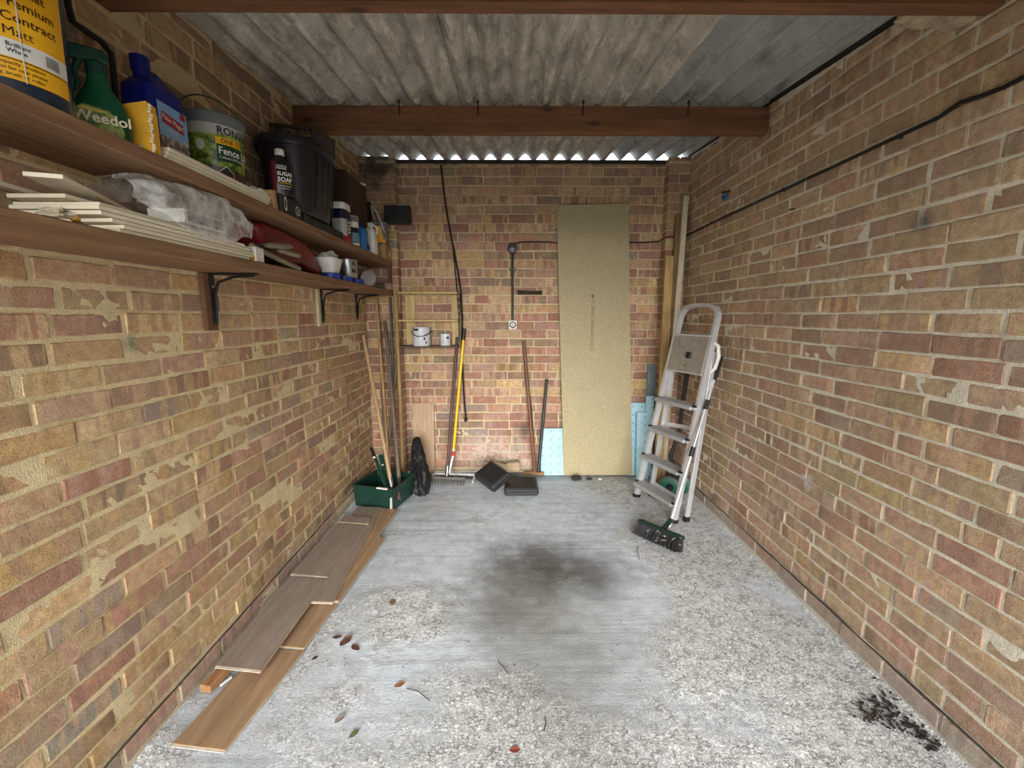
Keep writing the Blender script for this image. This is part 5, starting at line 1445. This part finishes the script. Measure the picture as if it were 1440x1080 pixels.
plank([Pz(477, 734), Pz(518, 737), Pz(522, 728), Pz(484, 725)], gz + .002, .009, m_gp, 'short grey laminate offcut at the far end of the stack', lip=False)
mb = MB(); a = P(288, 968, Z=.03); b = P(318, 940, Z=.03); mb.bar((a.x, a.y, .026), (b.x, b.y + .05, .026), .045, .032, bev=.002)
one('wood_offcut', mb, wood('orange_offcut', srgb(150, 104, 66), srgb(190, 144, 100), axis=1), 'small wood offcut under the corner of the grey planks', 'offcut')
mb = MB(); a = P(318, 958, Z=.012); mb.box((a.x, a.y, .012), (.008, .045, .01), .002, Matrix.Rotation(math.radians(-25), 3, 'Z'))
one('white_splinter', mb, m_white, 'white splinter of board beside the wood offcut', 'splinter')

# ------------------------------------------------------------------ step ladder on the right
LA, LB = Vector((1.018, 3.29, 0)), Vector((1.150, 2.845, 0))           # feet of the left and right stiles
TA, TB = P(961, 432, X=1.285), P(1013, 430, X=1.405)
TA.z = TB.z = (TA.z + TB.z) / 2
Wd = (LB - LA).normalized()
upL = ((TA + TB) / 2 - (LA + LB) / 2).normalized()
Nl = upL.cross(Wd).normalized()
if Nl.x > 0: Nl = -Nl
t = thing('step_ladder', ((LA + LB) / 2), 'folded aluminium step ladder leaning against the right wall', 'ladder')
lft = lambda s: LA.lerp(TA, s)
rgt = lambda s: LB.lerp(TB, s)
m_tread = plain('ribbed_tread', srgb(176, 177, 178), .5, .35, var=.1, bump=.3)
s_h = .93
hoopc = (lft(s_h) + rgt(s_h)) / 2; hw = (rgt(s_h) - lft(s_h)).length / 2; Wt = (rgt(s_h) - lft(s_h)).normalized()
ap = []
for i in range(13):
    a = math.radians(180 - 15 * i); q = 3.2; ca, sa = math.cos(a), math.sin(a); kf = (abs(ca) ** q + abs(sa) ** q) ** (-1 / q)
    ap.append(hoopc + Wt * hw * ca * kf + upL * .115 * sa * kf)
mb = MB(); sweep(mb, [lft(.012), lft(.35), lft(.7)] + ap + [rgt(.7), rgt(.35), rgt(.012)], Nl, .022, .042); mb.build('stile_frame', m_alu, t)
for s in (0, 1):
    mb = MB(); mb.bar((LA, LB)[s] + upL * .002, (LA, LB)[s] + upL * .026, .028, .057, up=tuple(Nl)); mb.build('rubber_foot', m_black, t)
for sv in (.085, .235, .387, .54):
    a, b = lft(sv), rgt(sv)
    mid = (a + b) / 2; L = (b - a).length - .02
    R = Matrix((Wt, Vector((0, 0, 1)).cross(Wt).normalized(), Vector((0, 0, 1)))).transposed()
    tr = mb = MB(); mb.box(mid + Nl * .012, (L, .108, .030), .008, R); tt = mb.build('tread', m_tread, t)
    mb = MB()
    for q in range(6): mb.box(mid + Nl * .012 + R @ Vector((0, -.042 + q * .0168, .0155)), (L * .96, .005, .003), .0, R)
    mb.build('tread_ribs', m_tread, tt)
    for e_, sg in ((a, 1), (b, -1)):
        mb = MB(); mb.box(e_ + Nl * .03 + Vector((0, 0, .010)) + Wt * sg * .004, (.034, .022, .012), .003, R); mb.build('end_cap', m_black, tt)
# folded platform
pa, pb = lft(.69), rgt(.69); pc, pd = lft(.865), rgt(.865)
PM = ((pa + pb + pc + pd) / 4) + Nl * .012; PW = (pb - pa).length - .04; PH = (pc - pa).length
Rp = Matrix((Wt, upL, Wt.cross(upL).normalized())).transposed()
mb = MB(); mb.box(PM, (PW, PH, .018), .004, Rp); pf = mb.build('platform', plain('worn_platform', srgb(166, 160, 148), .5, .4, var=.15), t)
mb = MB()
for q in (-1, 1): mb.box(PM + Rp @ Vector((0, q * PH / 2, 0)), (PW + .012, .012, .024), .003, Rp)
mb.build('platform_edge', m_alu, pf)
sgn = 1 if (Rp @ Vector((0, 0, 1))).dot(Nl) > 0 else -1
mb = MB(); mb.box(PM + Rp @ Vector((.02, -.01, sgn * .014)), (.05, .045, .014), .004, Rp); mb.build('catch', m_black, pf)
mb = MB(); mb.lathe([(.009, 0), (.009, .003), (.001, .004)], PM + Rp @ Vector((.0, -.085, sgn * .009)), axis=Nl, n=12); mb.build('rivet', m_steel, pf)
# rear frame
RA, RB = LA + Vector((.125, .03, 0)), LB + Vector((.10, .025, 0))
RTA, RTB = lft(.74) - Nl * .035, rgt(.80) - Nl * .035
for a, b in ((RA, RTA), (RB, RTB)):
    mb = MB(); mb.bar(a, b, .02, .036, up=tuple(Nl), bev=.002); rl = mb.build('rear_leg', m_alu, t)
    mb = MB(); mb.bar(a, a.lerp(b, .03), .024, .04, up=tuple(Nl)); mb.build('rubber_foot', m_black, rl)
for sv in (.1, .55):
    mb = MB(); mb.bar(RA.lerp(RTA, sv), RB.lerp(RTB, sv), .03, .012, up=tuple(Nl), bev=.002); mb.build('rear_brace', m_alu, t)
mb = MB(); hp = rgt(.84); mb.tube([hp - Nl * .01, hp + Wt * .035 - Nl * .02 - upL * .02, hp + Wt * .05 - Nl * .03 - upL * .09, hp + Wt * .038 - Nl * .035 - upL * .17, hp + Wt * .012 - Nl * .03 - upL * .20], .012, 8, flat=.6); mb.build('hinge_arm', m_white, t)

# broom
bt = P(1014, 502, X=XR - .035); hb = P(941, 741, Z=.085)
t = thing('broom', (hb.x, hb.y, 0), 'black bristled broom with a telescopic metal handle in front of the ladder', 'broom')
dv = (bt - hb).normalized(); L = (bt - hb).length
mb = MB(); mb.tube([hb, hb + dv * L * .42], .0115, 12); mb.build('lower_tube', m_alu, t)
mb = MB(); mb.tube([hb + dv * L * .40, bt - dv * .1], .0095, 12); mb.build('upper_tube', m_alu, t)
for s in (.42, .70):
    mb = MB(); mb.tube([hb + dv * L * (s - .02), hb + dv * L * (s + .035)], .0155, 12); mb.build('lock_collar', m_black, t)
mb = MB(); mb.tube([bt - dv * .17, bt], .016, 12); mb.build('grip', m_black, t)
e0, e1 = P(899, 732, Z=.09), P(961, 757, Z=.09); hd = (e1 - e0); hl = hd.length; hd.normalize(); hn = Vector((-hd.y, hd.x, 0))
mid = (e0 + e1) / 2
Rh = Matrix((hd, hn, Vector((0, 0, 1)))).transposed() @ Matrix.Rotation(math.radians(-22), 3, 'X')
m_bh = plain('green_black_plastic', srgb(24, 44, 40), .4)
mb = MB(); mb.box(mid, (hl, .058, .026), .008, Rh); mb.build('head', m_bh, t)
mb = MB(); mb.tube([mid + Rh @ Vector((0.02, 0, .008)), hb + dv * .05], [.018, .0135], 10); mb.build('socket', m_bh, t)
mb = MB(); random.seed(5)
for i in range(64):
    for j in range(6):
        u = (i / 63 - .5) * (hl - .02); w = (j / 5 - .5) * .044
        a = mid + Rh @ Vector((u, w, -.012)); b = mid + Rh @ Vector((u * 1.08 + random.uniform(-.008, .008), w * 2.0 - .012 + random.uniform(-.008, .008), -.085 + random.uniform(-.006, .004)))
        b.z = max(.001, b.z); mb.tube([a, b], [.0035, .0028], 4, cap=False)
tag(mb.build('bristles', plain('black_bristle', srgb(22, 22, 24), .6), t), None, None, None, 'stuff')
mb = MB()
for i in range(12):
    u = random.uniform(-.3, .5) * hl; a = mid + Rh @ Vector((u, -.034, -.03 + random.uniform(-.03, .02))); a.z = max(.008, a.z)
    mb.tube([a, a + Vector((random.uniform(-.02, .02), random.uniform(-.012, .004), random.uniform(-.01, .01))), a + Vector((random.uniform(-.035, .035), -.008, random.uniform(-.02, .01)))], .0011, 4)
tag(mb.build('caught_fluff', m_whitecard, t), None, None, None, 'stuff')

# green wheeled garden tool behind the ladder
ax = Vector((-.42, -.90, .05)).normalized()
w1 = P(941, 688, Z=.092); w1.z = .092
w1 = w1 + Vector((.02, .04, 0)); w2 = w1 - ax * .11 + Vector((.07, .0, 0))
t = thing('wheeled_edger', (w1.x, w1.y, 0), 'garden edger with two green wheels and a black shaft behind the ladder', 'garden tool')
m_wg = plain('wheel_green', srgb(24, 92, 70), .4)
for w in (w1, w2):
    mb = MB(); mb.lathe([(.02, -.006), (.080, -.006), (.082, .004), (.07, .010), (.03, .006), (.02, .008)], w, axis=ax, n=36); wh = mb.build('wheel', m_wg, t)
    mb = MB(); mb.lathe([(.080, -.012), (.091, -.010), (.091, .010), (.081, .011), (.080, -.012)], w, axis=ax, n=36); mb.build('tyre', plain('grey_rubber', srgb(66, 70, 68), .7), wh)
    mb = MB(); mb.lathe([(.026, .004), (.026, .014), (.017, .026), (.001, .028)], w, axis=ax, n=20); mb.build('hub', m_black if w is w1 else m_steel, wh)
mb = MB(); mb.tube([w1, w2], .012, 8); mb.build('axle', m_steel, t)
st_ = P(967, 521, X=1.40); sb = (w1 + w2) / 2 + Vector((0, 0, .05)); md = P(955, 606, X=1.36)
mb = MB(); mb.tube([sb, P(943, 640, X=1.30), md], [.022, .016, .011], 10); mb.build('lower_shaft', m_black, t)
mb = MB(); mb.tube([md, P(961, 560, X=1.39), st_], [.011, .016, .018], 10); mb.build('handle', m_black2, t)
mb = MB(); mb.box(sb + Vector((-.01, .0, .0)), (.09, .08, .09), .02); mb.build('motor_housing', m_black2, t)

# right wall bits
t = thing('blue_wall_hook', (XR - .012, 3.10, 2.22), 'small blue plastic hook with a rusty screw on the right wall', 'hook')
mb = MB(); mb.tube(arc((XR - .02, 3.10, 2.235), (0, 1, 0), (0, 0, 1), .02, 150, 400, 12), .0085, 8); mb.build('hook', plain('mid_blue_plastic', srgb(52, 92, 168), .4), t)
mb = MB(); mb.tube([(XR - .004, 3.06, 2.262), (XR - .03, 3.13, 2.266)], .006, 6); mb.build('screw', hm, t)
mb = MB(); mb.tube([(XR - .001, 2.36, 1.985), (XR - .05, 2.33, 1.974)], .0035, 6)
one('masonry_nail', mb, hm, 'rusty masonry nail sticking out of the right wall', 'nail')

# leaves, twigs and dirt on the floor
def leaf_mesh(c, s, rot, seed, curl=.5):
    nn = vnoise(seed); mb = MB(); c = Vector(c); R = Matrix.Rotation(rot, 3, 'Z')
    def f(a, b):
        u = a * 2 - 1; w = math.sin(PI * min(1, max(0, a))) ** .8 * .42 + .02
        v = (b * 2 - 1) * w * (1 + .3 * nn(a * 6, b * 2))
        z = curl * (u * u * .25 + abs(v) * .6) + nn(u * 2, v * 3) * .14 + .16
        return c + R @ Vector((u * s, v * s * 1.2, max(.03, z) * s * .7))
    return mb.grid(f, 8, 6)
for i, (px, py, s, r, m, lab) in enumerate((
    (562, 964, .022, .5, ((150, 96, 62), (110, 62, 40)), 'curled orange brown leaf on the open concrete in front'),
    (486, 903, .036, 1.2, ((104, 74, 62), (74, 50, 42)), 'largest dead brown leaf right of the oak planks'),
    (500, 912, .028, 2.4, ((96, 66, 56), (70, 48, 42)), 'dead brown leaf touching the largest one'),
    (474, 897, .022, .2, ((96, 66, 56), (70, 48, 42)), 'small dead leaf left of the largest one'),
    (552, 848, .028, 1.9, ((128, 108, 92), (96, 78, 64)), 'grey brown leaf on the white spalled patch'),
    (443, 926, .014, .7, ((70, 54, 48), (54, 40, 36)), 'small dark leaf beside the near oak plank'),
    (724, 1056, .02, .1, ((150, 74, 58), (120, 120, 84)), 'reddish leaf near the bottom edge of the photo'),
    (498, 1033, .02, .9, ((98, 112, 74), (78, 92, 60)), 'green leaf on the rough concrete at lower left'),
    (478, 1012, .022, 1.0, ((150, 132, 124), (128, 108, 100)), 'pale pinkish leaf beside the green leaf'))):
    p = P(px, py, Z=.0)
    one('fallen_leaf', leaf_mesh((p.x, p.y, .001), s, r, 60 + i), plain('dead_leaf_%s' % 'abcdefghi'[i], srgb(*m[0]), .8, var=.3), lab, 'leaf', 'fallen leaves on the floor')
m_twig = plain('dark_twig', srgb(58, 50, 44), .9)
for i, (pts, lab) in enumerate((
    (((572, 968), (588, 972), (604, 985)), 'thin dark twig right of the orange brown leaf'),
    (((898, 768), (896, 776), (900, 786)), 'thin dark twig left of the broom head'),
    (((766, 1008), (768, 1016), (765, 1028)), 'thin dark twig near the bottom middle of the floor'),
    (((700, 930), (708, 938), (714, 946)), 'thin dark twig in front of the oil stain'))):
    mb = MB(); mb.tube([P(px, py, Z=.004) for px, py in pts], .0018, 5)
    one('twig', mb, m_twig, lab, 'twig', 'twigs on the floor')
random.seed(77)
mb = MB()
hc = [(1228, 990, 20), (1240, 1000, 26), (1222, 1010, 14), (1256, 1012, 22), (1276, 1024, 14), (1296, 1038, 12), (1312, 1052, 9)]
for px, py, sp_ in hc:
    for i in range(26):
        p = P(px + random.gauss(0, sp_ * .55), py + random.gauss(0, sp_ * .4), Z=0); s = random.uniform(.004, .010)
        x = min(p.x, XR - .03); e_ = XR - x; zf = .022 * math.exp(-e_ / .03) + .002
        R = Euler((random.uniform(-.5, .5), random.uniform(-.5, .5), random.uniform(0, 6))).to_matrix()
        mb.box((x, p.y, zf + s * .3), (s * random.uniform(1, 2.4), s, s * .3), 0, R)
o = one('leaf_litter', mb, plain('litter', srgb(52, 44, 40), .9, var=.6, scale=120), 'heap of dark dry leaf litter by the right wall', 'litter', None, 'stuff')
mb = MB()
for i in range(420):
    x = random.uniform(XL + .06, XR - .06); y = random.uniform(1.05, 3.75); s = random.uniform(.0015, .0045)
    if x < -.78 and y < 3.1: continue
    R = Euler((random.uniform(0, 3), random.uniform(0, 3), random.uniform(0, 6))).to_matrix()
    mb.box((x, y, .002), (s * 1.5, s, s * .7), 0, R)
o = one('floor_grit', mb, plain('grit', srgb(98, 92, 86), .9, var=.7, scale=200), 'loose grit and crumbs scattered over the concrete floor', 'grit', None, 'stuff')
